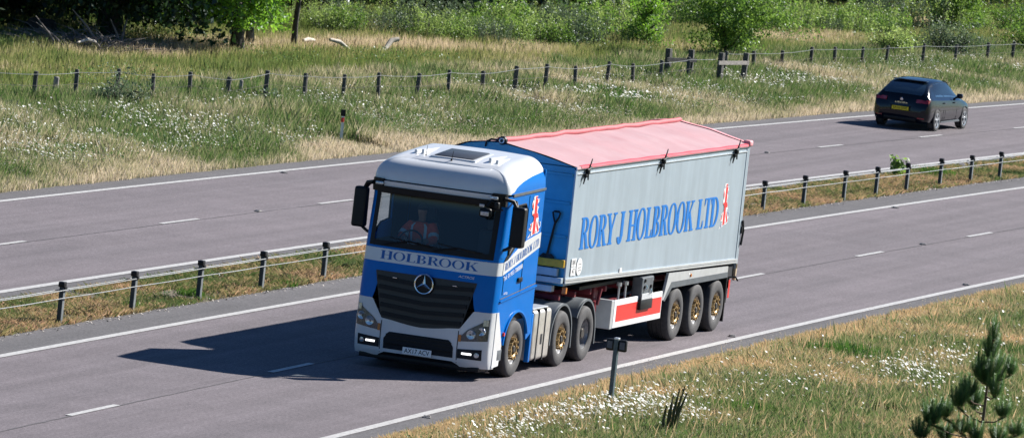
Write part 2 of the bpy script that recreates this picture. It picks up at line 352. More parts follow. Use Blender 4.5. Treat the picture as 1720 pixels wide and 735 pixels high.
# ---- white band across the front and up the doors
g = G(); fpatch(g, -HW, HW, 1.835, 2.065, .004, 60, 3)
g.prism([(x, -HW-.001, z) for x, z in ((.415, 1.84), (2.285, 2.235), (2.285, 2.50), (1.55, 2.40), (1.38, 2.36), (.62, 2.10), (.44, 2.065))], (0, -.005, 0))
g.prism([(x, HW+.001, z) for x, z in ((.415, 1.84), (2.285, 2.235), (2.285, 2.50), (1.55, 2.40), (1.38, 2.36), (.62, 2.10), (.44, 2.065))], (0, .005, 0))
band = g.build('white_band', M_white, cab, smooth=35)
# ---- serif lettering
def ring(cx, cy, rx, ry, ix, iy, a0, a1, n=20):
    A = [a0+(a1-a0)*i/n for i in range(n+1)]
    return [[(cx+rx*math.cos(R(a)), cy+ry*math.sin(R(a))) for a in A] + [(cx+ix*math.cos(R(a)), cy+iy*math.sin(R(a))) for a in A[::-1]]]
def rect(x0, y0, x1, y1): return [[(x0, y0), (x1, y0), (x1, y1), (x0, y1)]]
def serif(x0, x1, y): return rect(x0, y if y < .5 else y-.012, x1, y+.057 if y < .5 else y+.045)
S_ = .205
GL = {
 'R': (.82, rect(.09, .04, .09+S_, .96)+serif(.0, .36, 0)+serif(.0, .4, .955)+ring(.34, .735, .36, .265, .19, .22, -90, 90)+rect(.2, .955, .36, 1)+rect(.2, .47, .36, .515)+[[(.36, .48), (.53, .48), (.80, .0), (.61, .0)]]+serif(.58, .88, 0)),
 'O': (.92, ring(.44, .5, .43, .52, .26, .475, 0, 360, 36)),
 'Y': (.80, [[(.06, .97), (.24, .97), (.50, .48), (.36, .42)]]+[[(.74, .97), (.80, .97), (.50, .42), (.44, .46)]]+rect(.33, .04, .33+S_, .46)+serif(.22, .60, 0)+serif(-.02, .34, .955)+serif(.62, .92, .955)),
 'J': (.52, rect(.22, .2, .22+S_, .96)+serif(.12, .50, .955)+ring(.16, .2, .23, .24, .06, .18, -180, 0, 16)),
 'H': (.92, rect(.09, .04, .09+S_, .96)+rect(.62, .04, .62+S_, .96)+rect(.2, .475, .66, .525)+serif(0, .36, 0)+serif(0, .36, .955)+serif(.52, .88, 0)+serif(.52, .88, .955)),
 'L': (.72, rect(.09, .04, .09+S_, .96)+serif(0, .64, 0)+serif(0, .36, .955)+[[(.56, .03), (.65, .03), (.68, .27), (.64, .27)]]),
 'B': (.80, rect(.09, .04, .09+S_, .96)+serif(0, .36, 0)+serif(0, .36, .955)+ring(.34, .75, .32, .25, .16, .21, -90, 90)+ring(.34, .26, .38, .26, .21, .215, -90, 90)),
 'K': (.90, rect(.09, .04, .09+S_, .96)+serif(0, .36, 0)+serif(0, .36, .955)+[[(.24, .40), (.30, .40), (.76, .97), (.68, .97)]]+[[(.36, .56), (.48, .66), (.86, .03), (.66, .03)]]+serif(.58, .92, 0)+serif(.56, .86, .955)),
 'T': (.76, rect(.29, .04, .29+S_, .96)+serif(.18, .57, 0)+rect(.02, .95, .74, 1)+[[(.0, .76), (.03, .76), (.10, .97), (.02, .97)]]+[[(.76, .76), (.73, .76), (.66, .97), (.74, .97)]]),
 'D': (.90, rect(.09, .04, .09+S_, .96)+serif(0, .36, 0)+serif(0, .36, .955)+ring(.32, .5, .50, .5, .33, .455, -90, 90, 24)),
 ' ': (.42, [])}
def serif_text(g, t, x0, x1, h, M, slant=0, rise=0, mi=0, off=.0004, dilate=1):
    tot = sum(GL[c][0] for c in t); k = (x1-x0)/(tot-.05); x = 0; q = 0
    for c in t:
        adv, ps = GL[c]
        for p in ps:
            q = (q+1) % 5; pts = []
            for a, b in p:
                X = x0+(x+a)*k; pts.append(M @ Vector((X+slant*b*h, b*h+rise*(X-x0), off*(q+1))))
            # split rings into quads so the faces stay clean
            if len(p) > 8:
                m = len(p)//2
                for i in range(m-1): g.poly([pts[i], pts[i+1], pts[2*m-2-i], pts[2*m-1-i]], mi)
            else: g.poly(pts, mi)
        x += adv
g = G(); serif_text(g, 'HOLBROOK', -.89, .89, .145, FRONT(0))
def onfront(o):
    return lambda x, y, z: (fx(y, z+1.885)-o+x*.5, y, z+1.885)
g.mapv(onfront(.0055)); g.build('front_lettering', M_let, band, fix=False)
g = G(); serif_text(g, 'RORY J HOLBROOK LTD', .50, 2.20, .135, SIDE(-HW-.008), rise=.21); g.mapv(lambda x, y, z: (x, y, z+1.915)); g.build('door_lettering', M_let, band, fix=False)
g = G(); g.text('Tel: 01953 788888', .11, SIDE(-HW-.010) @ Matrix.Translation((.95, 1.865, 0)) @ Matrix.Rotation(.19, 4, 'Z'), width=.98); g.text('ACTROS', .06, SIDE(-HW-.010) @ Matrix.Translation((.66, 1.52, 0)), width=.2)
g.build('door_telephone_number', M_wht, cab, fix=False)
# ---- Great Britain shaped flag decals
GBP = [(.42, 1), (.60, 1), (.52, .93), (.75, .92), (.70, .84), (.55, .76), (.72, .72), (.66, .60), (.74, .52), (.80, .42), (.84, .34), (.98, .33), (.99, .22), (.88, .14), (.95, .10), (.80, .05), (.55, .04), (.40, .0), (.20, -.03), (.10, -.05), (.28, .06), (.40, .12), (.22, .14), (.14, .18), (.30, .24), (.22, .30), (.40, .34), (.46, .42), (.42, .50), (.30, .53), (.28, .62), (.36, .66), (.26, .72), (.22, .82), (.30, .92), (.34, 1)]
def inside(x, y, P):
    c = False; j = len(P)-1
    for i in range(len(P)):
        if (P[i][1] > y) != (P[j][1] > y) and x < (P[j][0]-P[i][0])*(y-P[i][1])/(P[j][1]-P[i][1])+P[i][0]: c = not c
        j = i
    return c
def union(x, y):
    X = x-.52; Y = (y-.5)
    if abs(X) < .10 or abs(Y) < .065: return 1
    if abs(X) < .19 or abs(Y) < .12: return 0
    d = abs(abs(X)*1.1-abs(Y))/1.4
    if d < .05: return 1
    if d < .13: return 0
    return 2
def flag(name, x0, x1, z0, z1, y, parent, slant=0, sgn=-1, nx=30, nz=60):
    g = G(); P = [(x0+(x1-x0)*a+slant*b, z0+(z1-z0)*b) for a, b in GBP]
    bb = [(x0+(x1-x0)*(.5+(a-.5)*1.12)+slant*b, z0+(z1-z0)*(.5+(b-.5)*1.03)) for a, b in GBP]
    g.loops([bb], .002, SIDE(y+sgn*.001), mi=0)
    for i in range(nx):
        for j in range(nz):
            a, b = (i+.5)/nx, -.05+(j+.5)/nz*1.05
            if inside(a, b, GBP):
                m = union(a, b)
                if m == 0: continue
                w_, h_ = (x1-x0)/nx, (z1-z0)*1.05/nz; X = x0+(x1-x0)*i/nx+slant*b; Z = z0+(z1-z0)*(-.05+j/nz*1.05)
                yy = y+sgn*.0045; g.poly([(X, yy, Z), (X+w_, yy, Z), (X+w_, yy, Z+h_), (X, yy, Z+h_)], m)
    g.build(name, [M_wht, M_fred, M_fblu], parent, fix=False)
flag('flag_emblem', 1.50, 2.16, 2.47, 3.15, -HW-.003, cab)
flag('flag_emblem', 1.50, 2.16, 2.47, 3.15, HW+.003, cab, sgn=1)
# ---- door furniture
for s in (-1, 1):
    door = G(); Y = s*(HW+.0); e = .006
    def line(pts, w=.012, mi=0):
        door.tube([(x, Y, z) for x, z in pts], w*.5, 5, mi)
    line([(.50, 1.50), (.52, 2.05)]); line([(1.46, 1.50), (1.47, 3.18)]); line([(.42, 1.425), (1.46, 1.52), (2.28, 1.60)], .02)
    door.box(1.28, 1.46, Y-.012, Y+.022*s if s > 0 else Y+.012, 1.66, 1.75, .0) if 0 else None
    door.box(1.25, 1.47, min(Y, Y+s*.03), max(Y, Y+s*.03), 1.68, 1.76, .012)
    door.build('door_handle', M_black, cab, smooth=40)
    fr = G(); wp = [(x, Y+s*.004, z) for x, z in win+[win[0]]]; fr.tube(wp, .022, 6)
    fr.prism([(x, Y-s*.002, z) for x, z in ((.42, 2.075), (.50, 2.15), (.60, 2.20), (.95, 2.42), (1.38, 2.47), (1.40, 2.39), (.95, 2.31), (.62, 2.11))], (0, s*.012, 0)); fr.build('window_seal', M_black, cab, smooth=40)
    gl = G(); gl.poly([(x, s*(HW-.02), z) for x, z in win]); gl.build('side_window', M_glass2, cab)
# ---- windscreen, visor, black surround
g = G(); fpatch(g, -1.13, 1.13, 2.13, 3.05, -.02, 40, 8); g.build('windscreen', M_glass, cab, smooth=60)
g = G()
for s in (-1, 1): fpatch(g, s*1.14, s*1.05, 2.12, 3.08, .006, 4, 8)
fpatch(g, -1.14, 1.14, 2.10, 2.20, .006, 40, 2); fpatch(g, -1.14, 1.14, 3.0, 3.2, .003, 40, 2); g.build('windscreen_surround', M_black, cab, smooth=40)
g = G(); fpatch(g, -1.22, 1.22, 3.03, 3.13, .10, 44, 2, back=.14)
for s in (-1, 1): fpatch(g, s*1.22, s*1.0, 3.12, 3.25, .07, 8, 3, back=.10)
visor = g.build('sun_visor', M_black, cab, smooth=40)
g = G()
for s in (-1, 1): g.box(.10, .16, s*1.05-.07, s*1.05+.07, 3.145, 3.20, .015)
g.build('marker_lamp', M_lens, visor, smooth=40)
g = G()
for a, b in ((-.95, -.05), (-.05, .85)):
    g.tube([(fx(b, 2.2)-.03, b, 2.13), (fx((a+b)/2, 2.25)-.035, (a+b)/2, 2.24), (fx(a, 2.3)-.03, a, 2.20)], .012, 6)
    g.tube([(fx(b-.1, 2.2)-.03, b-.1, 2.27), (fx(a, 2.3)-.03, a+.05, 2.18)], .009, 5)
g.build('wiper', M_black, cab, smooth=40)
# ---- white bumper
g = G()
def bhi(y):
    a = abs(y)
    return 1.2 if a > .93 else (.80+(a/.72)*.08 if a < .72 else .88+(a-.72)/.21*.32)
def blo2(y): a = abs(y); return .30 if a < .62 else (.30-(a-.62)/.12*.06 if a < .74 else .22)
fpatch(g, -HW, HW, blo2, bhi, .006, 72, 14)
for s in (-1, 1):
    g.prism([(x, s*(HW-.005), z) for x, z in ((.33, .24), (.66, .26), (.74, .60), (.44, 1.2), (.34, 1.2))], (0, s*.012, 0))
bump = g.build('bumper', M_white, lorry, smooth=40)
g = G(); fpatch(g, -.95, .95, .16, .33, -.03, 30, 2); g.box(.1, .9, -1.1, 1.1, .16, .24, .01); g.build('air_dam', M_black, bump, smooth=40)
g = G()
fpatch(g, -.64, .64, lambda y: .36, lambda y: .66 if abs(y) < .56 else .66-(abs(y)-.56)*1.5, .014, 30, 6)
g.build('lower_intake', M_dark, bump, smooth=40)
for k in range(4):
    pass
g = G()
for z in (.44, .53, .60): fpatch(g, -.60, .60, z, z+.022, .026, 30, 1, back=.02)
g.build('intake_slat', M_black, bump, smooth=40)
for s in (-1, 1):
    lo = lambda y: .37+(abs(y)-.7)*.0; hi = lambda y: .53+(abs(y)-.7)*.06
    g = G(); fpatch(g, s*.72, s*1.14, lo, hi, .016, 12, 4); fg = g.build('fog_recess', M_dark, bump, smooth=40)
    g = G(); fpatch(g, s*.80, s*.97, .445, .478, .03, 6, 2, back=.02); g.build('running_lamp', M_drl, fg)
    g = G(); g.lathe([(0, -.01), (.04, -.006), (.05, .01), (.052, .03)], (fx(1.05, .45)-.02, s*1.05, .455), 'x', 16); g.build('fog_lamp', M_lens, fg, smooth=40)
    def hlo(y): a = abs(y); return .67+(max(0, a-.8))*.10
    def hhi(y): a = abs(y); return .72 if a < .74 else min(1.12, .74+(a-.74)*(1.1 if a < .86 else .62)+(.0 if a < .86 else .06))
    g = G(); fpatch(g, s*.72, s*1.21, hlo, hhi, .016, 24, 6); hl = g.build('headlight', mat('headlight_housing', (.10, .11, .125), .15, metal=.5, var=.5, scale=30), bump, smooth=40)
    g = G()
    for yy, zz, rr in ((.93, .80, .085), (1.10, .87, .075)): g.lathe([(0, .0), (rr*.55, -.012), (rr*.9, -.018), (rr, -.005), (rr, .03)], (fx(yy, zz)-.012, s*yy, zz), 'x', 20)
    fpatch(g, s*1.12, s*1.20, .97, 1.08, .026, 4, 3); g.build('reflector', M_lens, hl, smooth=40)
    g = G(); fpatch(g, s*.72, s*.765, .66, .78, .028, 3, 2, back=.01); g.build('indicator', M_amb, hl)
    g = G(); fpatch(g, s*.70, s*.715, .28, .84, .010, 1, 6); g.build('panel_gap', M_dark, bump)
    g = G(); g.box(.52, .80, s*1.15 if s > 0 else -HW-.008, HW+.008 if s > 0 else -1.15, .33, .56, .03); g.build('entry_step', M_grey, bump, smooth=40)
    g = G(); g.cyl((.78, s*(HW+.0), .80), (.78, s*(HW+.03), .80), .035, .03, 10); g.build('side_lamp', M_redm, cab)
g = G(); g.box(-.035, -.02, -.265, .265, .315, .435, .006); pl_ = g.build('number_plate', mat('plate_white', (.9, .9, .88), .4), bump)
g = G(); g.text('AX17 ACV', .112, FRONT(-.0362) @ Matrix.Translation((0, .375, 0)), width=.46); g.build('plate_characters', M_dark, pl_, fix=False)
# ---- grille
g = G()
def glo(y): a = abs(y); return .80+.10*(a/.74)**1.5 if a < .74 else .90+(a-.74)/.19*.78
fpatch(g, -.925, .925, glo, 1.685, .010, 50, 12); grille = g.build('grille', mat('grille_mesh', (.006, .007, .010), .35, var=.3, scale=40), lorry, smooth=40)
g = G()
for k, z in enumerate((.93, 1.08, 1.23, 1.38, 1.53)):
    wd = min(.915, .74+(z-.9)/.78*.19)-.02
    fpatch(g, -wd, wd, lambda y: z-.05+.06*abs(y), lambda y: z+.02+.06*abs(y), .045, 30, 2, back=.03)
g.build('grille_slats', M_black, grille, smooth=40)
g = G()
for s in (-1, 1): g.box(-.005, .01, s*.55-.04, s*.55+.04, 1.585, 1.60, .003)
g.build('washer_jet', M_chrome, grille)
g = G(); sx = fx(0, 1.56)-.075; C0 = Vector((sx, 0, 1.555)); rr = .165
g.tube([(sx, rr*math.cos(a), 1.555+rr*math.sin(a)) for a in [2*math.pi*i/40 for i in range(41)]], .014, 8)
for a in (90, 210, 330):
    d = Vector((0, math.cos(R(a)), math.sin(R(a)))); q = Vector((0, -d.z, d.y))
    g.add([C0+q*.030+Vector((.0, 0, 0)), C0-q*.030, C0+d*rr, C0+Vector((-.022, 0, 0)), C0+Vector((.012, 0, 0))], [(0, 2, 3), (1, 3, 2), (0, 4, 2), (1, 2, 4), (0, 3, 1), (0, 1, 4)])
g.build('star_emblem', M_chrome, grille, smooth=30)
g = G(); g.lathe([(0, .03), (.15, .03), (.17, .05)], (sx-.01, 0, 1.555), 'x', 30); g.build('emblem_backing', M_black, grille)
g = G(); g.text('ACTROS', .06, FRONT(0), width=.30, shear=.3); g.mapv(lambda x, y, z: (fx(-.72, 1.755)-.012+x*.1, y-.72, z+1.762)); g.build('model_lettering', M_wht, cab, fix=False)
# ---- mirrors
def mirror(s):
    g = G(); yc = s*1.47 if s < 0 else s*1.435
    bm = bmesh.new(); bmesh.ops.create_cube(bm, size=1)
    for v in bm.verts: v.co = Vector((.35+v.co.x*.22*(1-.2*(v.co.z > 0)), yc+v.co.y*.235, 2.705+v.co.z*.70))
    bmesh.ops.bevel(bm, geom=list(bm.edges), offset=.055, segments=4, affect='EDGES', profile=.6); g.addbm(bm)
    g.tube([(.36, s*1.40, 3.02), (.33, s*1.34, 3.14), (.24, s*1.20, 3.17)], .035, 8); g.tube([(.42, s*1.40, 3.02), (.50, s*1.34, 3.12), (.62, s*1.25, 3.12)], .022, 8)
    g.tube([(.36, s*1.38, 2.37), (.36, s*1.28, 2.30), (.34, s*1.22, 2.28)], .028, 8)
    m = g.build('mirror', M_black, lorry, smooth=50)
    g = G(); g.box(.455, .462, yc-.085, yc+.085, 2.42, 2.78, .0); g.box(.455, .462, yc-.085, yc+.085, 2.81, 3.0, .0); g.build('mirror_glass', M_chrome, m)
mirror(-1); mirror(1)
g = G(); g.tube([(.2, -1.12, 3.08), (.06, -1.02, 3.12), (.0, -.98, 3.02)], .02, 8); g.tube([(.2, -1.2, 2.98), (.03, -1.10, 2.98), (.0, -.96, 2.93)], .016, 8)
g.box(-.07, .06, -1.08, -.86, 2.84, 3.0, .045); g.box(-.04, .05, -1.20, -1.12, 3.0, 3.12, .02); kx = g.build('kerb_mirror', M_black, lorry, smooth=50)
g = G(); g.box(-.085, -.065, -1.05, -.90, 2.87, 2.94, .008); g.box(-.06, -.035, -.95, -.86, 3.01, 3.06, .008); g.build('mirror_trim', M_lens, kx)
# ---- cab interior
g = G(); g.box(.42, .75, -1.15, 1.15, 1.85, 2.12, .05); g.box(.36, .9, -1.2, 1.2, 1.2, 1.86, .02); g.box(.3, 2.24, -1.2, 1.2, 1.0, 1.15); g.box(2.22, 2.255, -1.2, 1.2, 1.2, 3.2); g.box(.6, 2.22, -1.2, 1.2, 3.20, 3.225)
for s in (-1, 1):
    g.box(1.42, 2.2, s*1.205 if s > 0 else -1.215, 1.215 if s > 0 else -1.205, 1.15, 3.2); g.box(.55, 1.42, s*1.19 if s > 0 else -1.215, 1.215 if s > 0 else -1.19, 1.15, 2.16)
inner = g.build('cab_lining', M_dark, lorry)
for y in (-.62, .62):
    g = G(); g.box(1.10, 1.62, y-.26, y+.26, 1.72, 1.88, .05); g.box(1.52, 1.68, y-.26, y+.26, 1.8, 2.48, .06); g.box(1.56, 1.68, y-.14, y+.14, 2.48, 2.74, .05); g.build('seat', M_seat, lorry, smooth=40)
g = G(); g.tube([(.80+.08*math.sin(a), .62+.22*math.cos(a), 2.16+.20*math.sin(a)) for a in [2*math.pi*i/24 for i in range(25)]], .016, 6); g.cyl((.6, .62, 2.0), (.80, .62, 2.16), .03, .03, 8); g.build('steering_wheel', M_black, lorry, smooth=50)
g = G()
for y, z in ((-.55, 2.12), (-.3, 2.12), (.05, 2.13)): g.box(.44, .66, y-.10, y+.09, z, z+.012, .0, M=Matrix.Rotation(0, 4, 'Z'))
g.build('papers', mat('paper', (.35, .42, .42), .7), lorry)
# ---- wheels
def tyre_prof(r, w_):
    return [(r-.235, .0), (r-.225, -.012), (r-.17, -.028), (r-.10, -.030), (r-.05, -.022), (r-.02, -.006), (r-.006, .02), (r, .05), (r, w_*.25), (r-.012, w_*.26), (r-.012, w_*.28), (r, w_*.29), (r, w_*.48), (r-.012, w_*.49), (r-.012, w_*.51), (r, w_*.52), (r, w_*.71), (r-.012, w_*.72), (r-.012, w_*.74), (r, w_*.75), (r, w_-.05), (r-.02, w_), (r-.235, w_)]
wheel_n = 0
def wheel(x, y, s, kind, r=.50, w_=.33):
    """s = +1: the wheel's outer face looks to -y and it extends to +y"""
    g = G()
    rr = r-.225
    if kind == 'out':   # front / trailer wheel: dish comes out towards the hub
        prof = [(0, .03), (.10, .03), (.125, .05), (.125, .075), (rr*.66, .085), (rr*.82, .10), (rr*.93, .06), (rr*.97, .02), (rr+.012, .0), (rr+.02, .06), (rr+.02, w_)]
    else:               # drive wheel: deep dish
        prof = [(0, .10), (.10, .10), (.12, .20), (rr*.70, .22), (rr*.84, .19), (rr*.92, .05), (rr*.97, .01), (rr+.012, .0), (rr+.02, .06), (rr+.02, w_)]
    g.lathe(prof, (x, y, r), 'y', 40, 0, s)
    wh = g.build('wheel', M_rim, lorry, smooth=35)
    g = G(); g.lathe(tyre_prof(r, w_), (x, y, r), 'y', 56, 0, s); g.build('tyre', M_rub, wh, smooth=35)
    g = G()
    if kind == 'out':
        g.lathe([(.118, .09), (.118, -.015), (.13, -.028), (.158, -.028), (.168, -.015), (.168, .10)], (x, y, r), 'y', 30, 0, s)
        for k in range(10):
            a = 2*math.pi*k/10+.1; px, pz = x+.172*math.cos(a), r+.172*math.sin(a)
            g.cyl((px, y+s*.09, pz), (px, y-s*.045, pz), .030, .022, 8, 0)
        g.lathe([(0, -.035), (.05, -.035), (.062, -.02), (.065, .03)], (x, y, r), 'y', 18, 1, s)
        g.build('hub_ring', [M_gold, M_hubd], wh, smooth=35)
        g = G()
        for k in range(10):
            a = 2*math.pi*(k+.5)/10+.1; px, pz = x+rr*.80*math.cos(a), r+rr*.80*math.sin(a); g.cyl((px, y+s*.095, pz), (px, y+s*.088, pz), .02, .02, 8)
        g.build('vent_holes', M_dark, wh)
    else:
        g.lathe([(0, .02), (.085, .02), (.10, .04), (.105, .21)], (x, y, r), 'y', 20, 0, s)
        for k in range(10):
            a = 2*math.pi*k/10; g.cyl((x+.165*math.cos(a), y+s*.215, r+.165*math.sin(a)), (x+.165*math.cos(a), y+s*.17, r+.165*math.sin(a)), .018, .018, 6)
        g.build('hub', M_hubd, wh, smooth=35)
for x, k, ww in ((1.44, 'out', .33), (4.05, 'out', .30), (5.40, 'in', .56), (10.85, 'out', .38), (12.16, 'out', .38), (13.47, 'out', .38)):
    wheel(x, -1.235, 1, k, .5, ww); wheel(x, 1.235, -1, k, .5, ww)
g = G()
for x in (1.44, 4.05, 5.40, 10.85, 12.16, 13.47): g.cyl((x, -1.0, .5), (x, 1.0, .5), .09, .09, 12)
g.box(.4, 6.6, -.55, -.42, .78, 1.0, .01); g.box(.4, 6.6, .42, .55, .78, 1.0, .01); g.box(2.4, 3.7, -.9, .9, .55, .9, .05); g.box(4.0, 5.6, -.4, .4, 1.0, 1.12, .04)
for x in (.5, 1.3, 2.2): g.box(x, x+.5, -.8, .8, .45, .95, .05)
g.box(.3, 2.2, -.86, .86, .9, 1.02)
g.build('chassis', M_black, lorry)
# ---- side tank and rear step
g = G(); g.box(2.46, 3.46, -1.235, -.62, .20, 1.10, .07, seg=4); tank = g.build('fuel_tank', M_tank, lorry, smooth=40)
g = G()
for x in (2.72, 3.10): g.box(x-.022, x+.022, -1.246, -.61, .19, 1.112, .006)
g.box(2.92, 3.0, -1.243, -1.23, .48, .66); g.build('tank_strap', M_dark, tank)
g = G(); g.box(2.46, 3.46, .62, 1.235, .20, 1.10, .07, seg=4); tank = g.build('fuel_tank', M_tank, lorry, smooth=40)
g = G(); g.box(2.45, 3.3, -1.2, -.7, 1.105, 1.135, .01); g.build('catwalk', M_alub, lorry)
# ---- tractor mudguards
def guard(xc, s, a0, a1, r=.615, tail=0, front=0):
    g = G(); A = [R(a0+(a1-a0)*i/24) for i in range(25)]
    prof = [(xc+r*math.cos(a), .52+r*math.sin(a)) for a in A]
    if tail: prof = prof + [(prof[-1][0]+.03, .55), (prof[-1][0]+.04, tail)]
    if front: prof = [(prof[0][0]-.01, front)] + prof
    n_ = len(prof); Y0, Y1 = s*1.245, s*.66
    th = .02; inner_ = []
    for i, (x, z) in enumerate(prof):
        a = prof[max(0, i-1)]; b = prof[min(n_-1, i+1)]; t = Vector((b[0]-a[0], b[1]-a[1])).normalized(); inner_.append((x-t.y*-th*-1 if 0 else x+t.y*-th*-1*-1, z+t.x*-th) if 0 else (x+t.y*th, z-t.x*th))
    ring_ = lambda P, y: [(x, y, z) for x, z in P]
    yr = [Y0, Y0-s*.03, Y0-s*.05, Y1+s*.20, Y1+s*.17, Y1]
    lift = [-.03, -.004, 0, 0, .018, .018]
    rows = []
    for y, l in zip(yr, lift):
        rows.append([(xc+(x-xc)*(1+l/r), y, .52+(z-.52)*(1+l/r) if z > .52 else z) for x, z in prof])
    g.grid(rows)
    g.grid([ring_(prof, Y0-s*.001), ring_([(xc+(x-xc)*.93, .52+(z-.52)*.93 if z > .52 else z) for x, z in prof], Y0+s*0)])
    return g
for s in (-1, 1):
    g = guard(4.05, s, 178, 20, tail=.30, front=.42); g.build('mudguard', M_grey, lorry, smooth=35)
    g = guard(5.40, s, 150, 12, tail=.28); g.build('mudguard', M_grey, lorry, smooth=35)
# ================================================================== trailer
XF, XR, ZTp, ZBF, ZBR, YH = 3.86, 14.5, 3.575, 1.50, 1.276, 1.27
zb = lambda x: ZBF+(ZBR-ZBF)*(x-XF)/(XR-XF)
g = G()
for s in (-1, 1):
    # planked side: slightly convex extruded boards
    cols = []; nb = 40
    for k in range(nb*2+1):
        x = XF+.06+(XR-XF-.12)*k/(nb*2); d = 0.004 if k % 2 else 0; cols.append([(x, s*(YH-.012-d), zb(x)+.07), (x, s*(YH-.012-d*.6), ZTp-.06)])
    g.grid([[c[0] for c in cols], [c[1] for c in cols]])
    g.prism([(XF+.05, s*(YH-.035), ZBF), (XR-.05, s*(YH-.035), ZBR), (XR-.05, s*(YH-.035), ZTp-.03), (XF+.05, s*(YH-.035), ZTp-.03)], (0, -s*.02, 0))
    for x0 in (XF, XR-.09): g.box(x0, x0+.09, min(s*YH, s*(YH-.08)), max(s*YH, s*(YH-.08)), zb(x0)-.01, ZTp, .008)
g.box(XF+.06, XR-.06, -YH+.03, YH-.03, ZBF-.05, ZBF+.02)
body = g.build('tipper_body', M_alu, lorry, smooth=20)
g = G()
for s in (-1, 1):
    a, b = s*(YH+.012), s*(YH-.03)
    for z0, z1 in ((0, .035), (.045, .085)):
        g.prism([(XF, b, ZBF+z0), (XR, b, ZBR+z0), (XR, b, ZBR+z1), (XF, b, ZBF+z1)], (0, a-b, 0))
    g.prism([(XF, b, ZTp-.05), (XR, b, ZTp-.05), (XR, b, ZTp), (XF, b, ZTp)], (0, a-b, 0))
    g.prism([(XF+.09, b, ZTp-.135), (XR-.09, b, ZTp-.135), (XR-.09, b, ZTp-.12), (XF+.09, b, ZTp-.12)], (0, (a-b)*.86, 0))
g.build('body_rail', M_alub, body)
# headboard, leaning ribs, rear door
g = G(); g.box(XF-.005, XF+.03, -YH+.03, YH-.03, ZBF-.05, ZTp+.0)
RP = [(-YH, ZTp), (-.9, 3.66), (-.45, 3.755), (.2, 3.85), (.5, 3.83), (.8, 3.78), (YH, ZTp)]
g.prism([(XF-.005, y, z-.015) for y, z in RP], (.03, 0, 0))
for z in (1.75, 2.3, 2.9, 3.4): g.box(XF-.03, XF-.004, -YH+.05, YH-.05, z, z+.05, .005)
hb = g.build('headboard', M_alud, body)
g = G(); g.box(XF-.10, XF-.03, -1.25, -.1, 1.78, 1.92, .01, mi=0); hk = g.build('yellow_bracket', mat('yellow_steel', (.50, .30, .01), .5, var=.2), hb)
g = G(); g.box(XF-.13, XF-.03, -1.15, .2, 1.62, 1.76, .01); g.box(XF-.16, XF-.03, -1.25, .4, 1.50, 1.60, .01); g.box(XF-.18, XF-.03, -1.1, .9, 1.34, 1.45, .01); g.build('cross_beam', M_alu, hb)
g = G(); g.box(XR-.03, XR+.01, -YH+.03, YH-.03, ZBR-.05, ZTp); g.prism([(XR-.03, y, z-.015) for y, z in RP], (.03, 0, 0)); 
for s in (-1, 1): g.box(XR+.0, XR+.08, min(s*YH, s*(YH-.07)), max(s*YH, s*(YH-.07)), ZBR-.12, ZTp-.05, .01)
for z in (1.4, 2.0, 2.6, 3.2): g.box(XR+.01, XR+.06, -YH+.08, YH-.08, z, z+.07, .008)
td = g.build('tailgate', M_alu, body)
g = G(); g.tube([(XR+.05, -YH-.02, 2.1), (XR+.12, -YH-.03, 1.9), (XR+.08, -YH-.02, 1.62)], .022, 6); g.box(XR+.02, XR+.11, -YH-.03, -YH+.03, 1.85, 1.98, .01); g.build('tailgate_latch', M_black, td, smooth=40)
g = G(); g.box(XR-.45, XR+.06, -YH+.05, YH-.05, ZBR-.30, ZBR-.02, .01); g.build('rear_bolster', M_dark, body)
g = G(); g.prism([(XR+.0, -YH, ZBR-.02), (XR+.09, -YH, ZBR-.02), (XR+.06, -YH, ZBR-.34), (XR+.01, -YH, ZBR-.34)], (0, .06, 0)); g.build('corner_post', mat('worn_buff_steel', (.45, .36, .24), .6, var=.3, scale=15), body)
# roof sheet with sagging folds
def roofz(y, x):
    z = float(np.interp(y, [a for a, b in RP], [b for a, b in RP])); t = (x-XF)/(XR-XF)
    hoop = abs(math.sin(math.pi*t*6)); k = max(0, min(1, (y+YH)/1.3)) * max(0, min(1, (YH-y)/.8)) 
    return z - .022*hoop*min(1, 4*k*(1-.55*k)) + .004*math.sin(x*5.1+y*7)+.012
g = G(); ysn = [-YH-.015]+[-YH+.02+(2*YH-.04)*i/26 for i in range(27)]+[YH+.015]; xsn = [XF-.03+(XR+.06-XF)*i/90 for i in range(91)]
g.grid([[(x, y, roofz(max(-YH, min(YH, y)), x)) for x in xsn] for y in ysn])
for s in (-1, 1): g.grid([[(x, s*(YH+.015), roofz(s*YH, x)) for x in xsn], [(x, s*(YH+.024), ZTp-.035) for x in xsn]])
tarp = g.build('tarpaulin', M_tarp, lorry, smooth=50)
g = G()
for s in (-1,): g.grid([[(x, s*(YH+.019), roofz(s*YH, x)+.003) for x in xsn[2:]], [(x, s*(YH+.032), ZTp-.02) for x in xsn[2:]]]); g.grid([[(x, s*(YH+.019), roofz(s*YH, x)+.003) for x in xsn[2:]], [(x, s*(YH-.03), roofz(s*YH, x)+.012) for x in xsn[2:]]])
g.build('tarpaulin_hem', M_hem, tarp)
g = G(); g.tube([(x, .20+.008*math.sin(x*2), roofz(.2, x)+.025+.006*math.sin(x*3.3)) for x in xsn[0:]], .05, 10); g.build('tarpaulin_roll', M_tarpr, tarp, smooth=50)
g = G()
rr_ = [[(XR+.055+o, y, roofz(y, XR)+dz) for y in ysn[1:-1]] for o, dz in ((-.10, .015), (.02, .02), (.03, -.02), (.03, -.12))]
g.grid(rr_); g.box(XR-.12, XR+.10, -YH-.05, -YH+.10, ZTp-.03, ZTp+.085, .03); g.build('tarpaulin_end_flap', mat('pink_flap', (.72, .30, .33), .7, var=.12, scale=5), tarp, smooth=50)
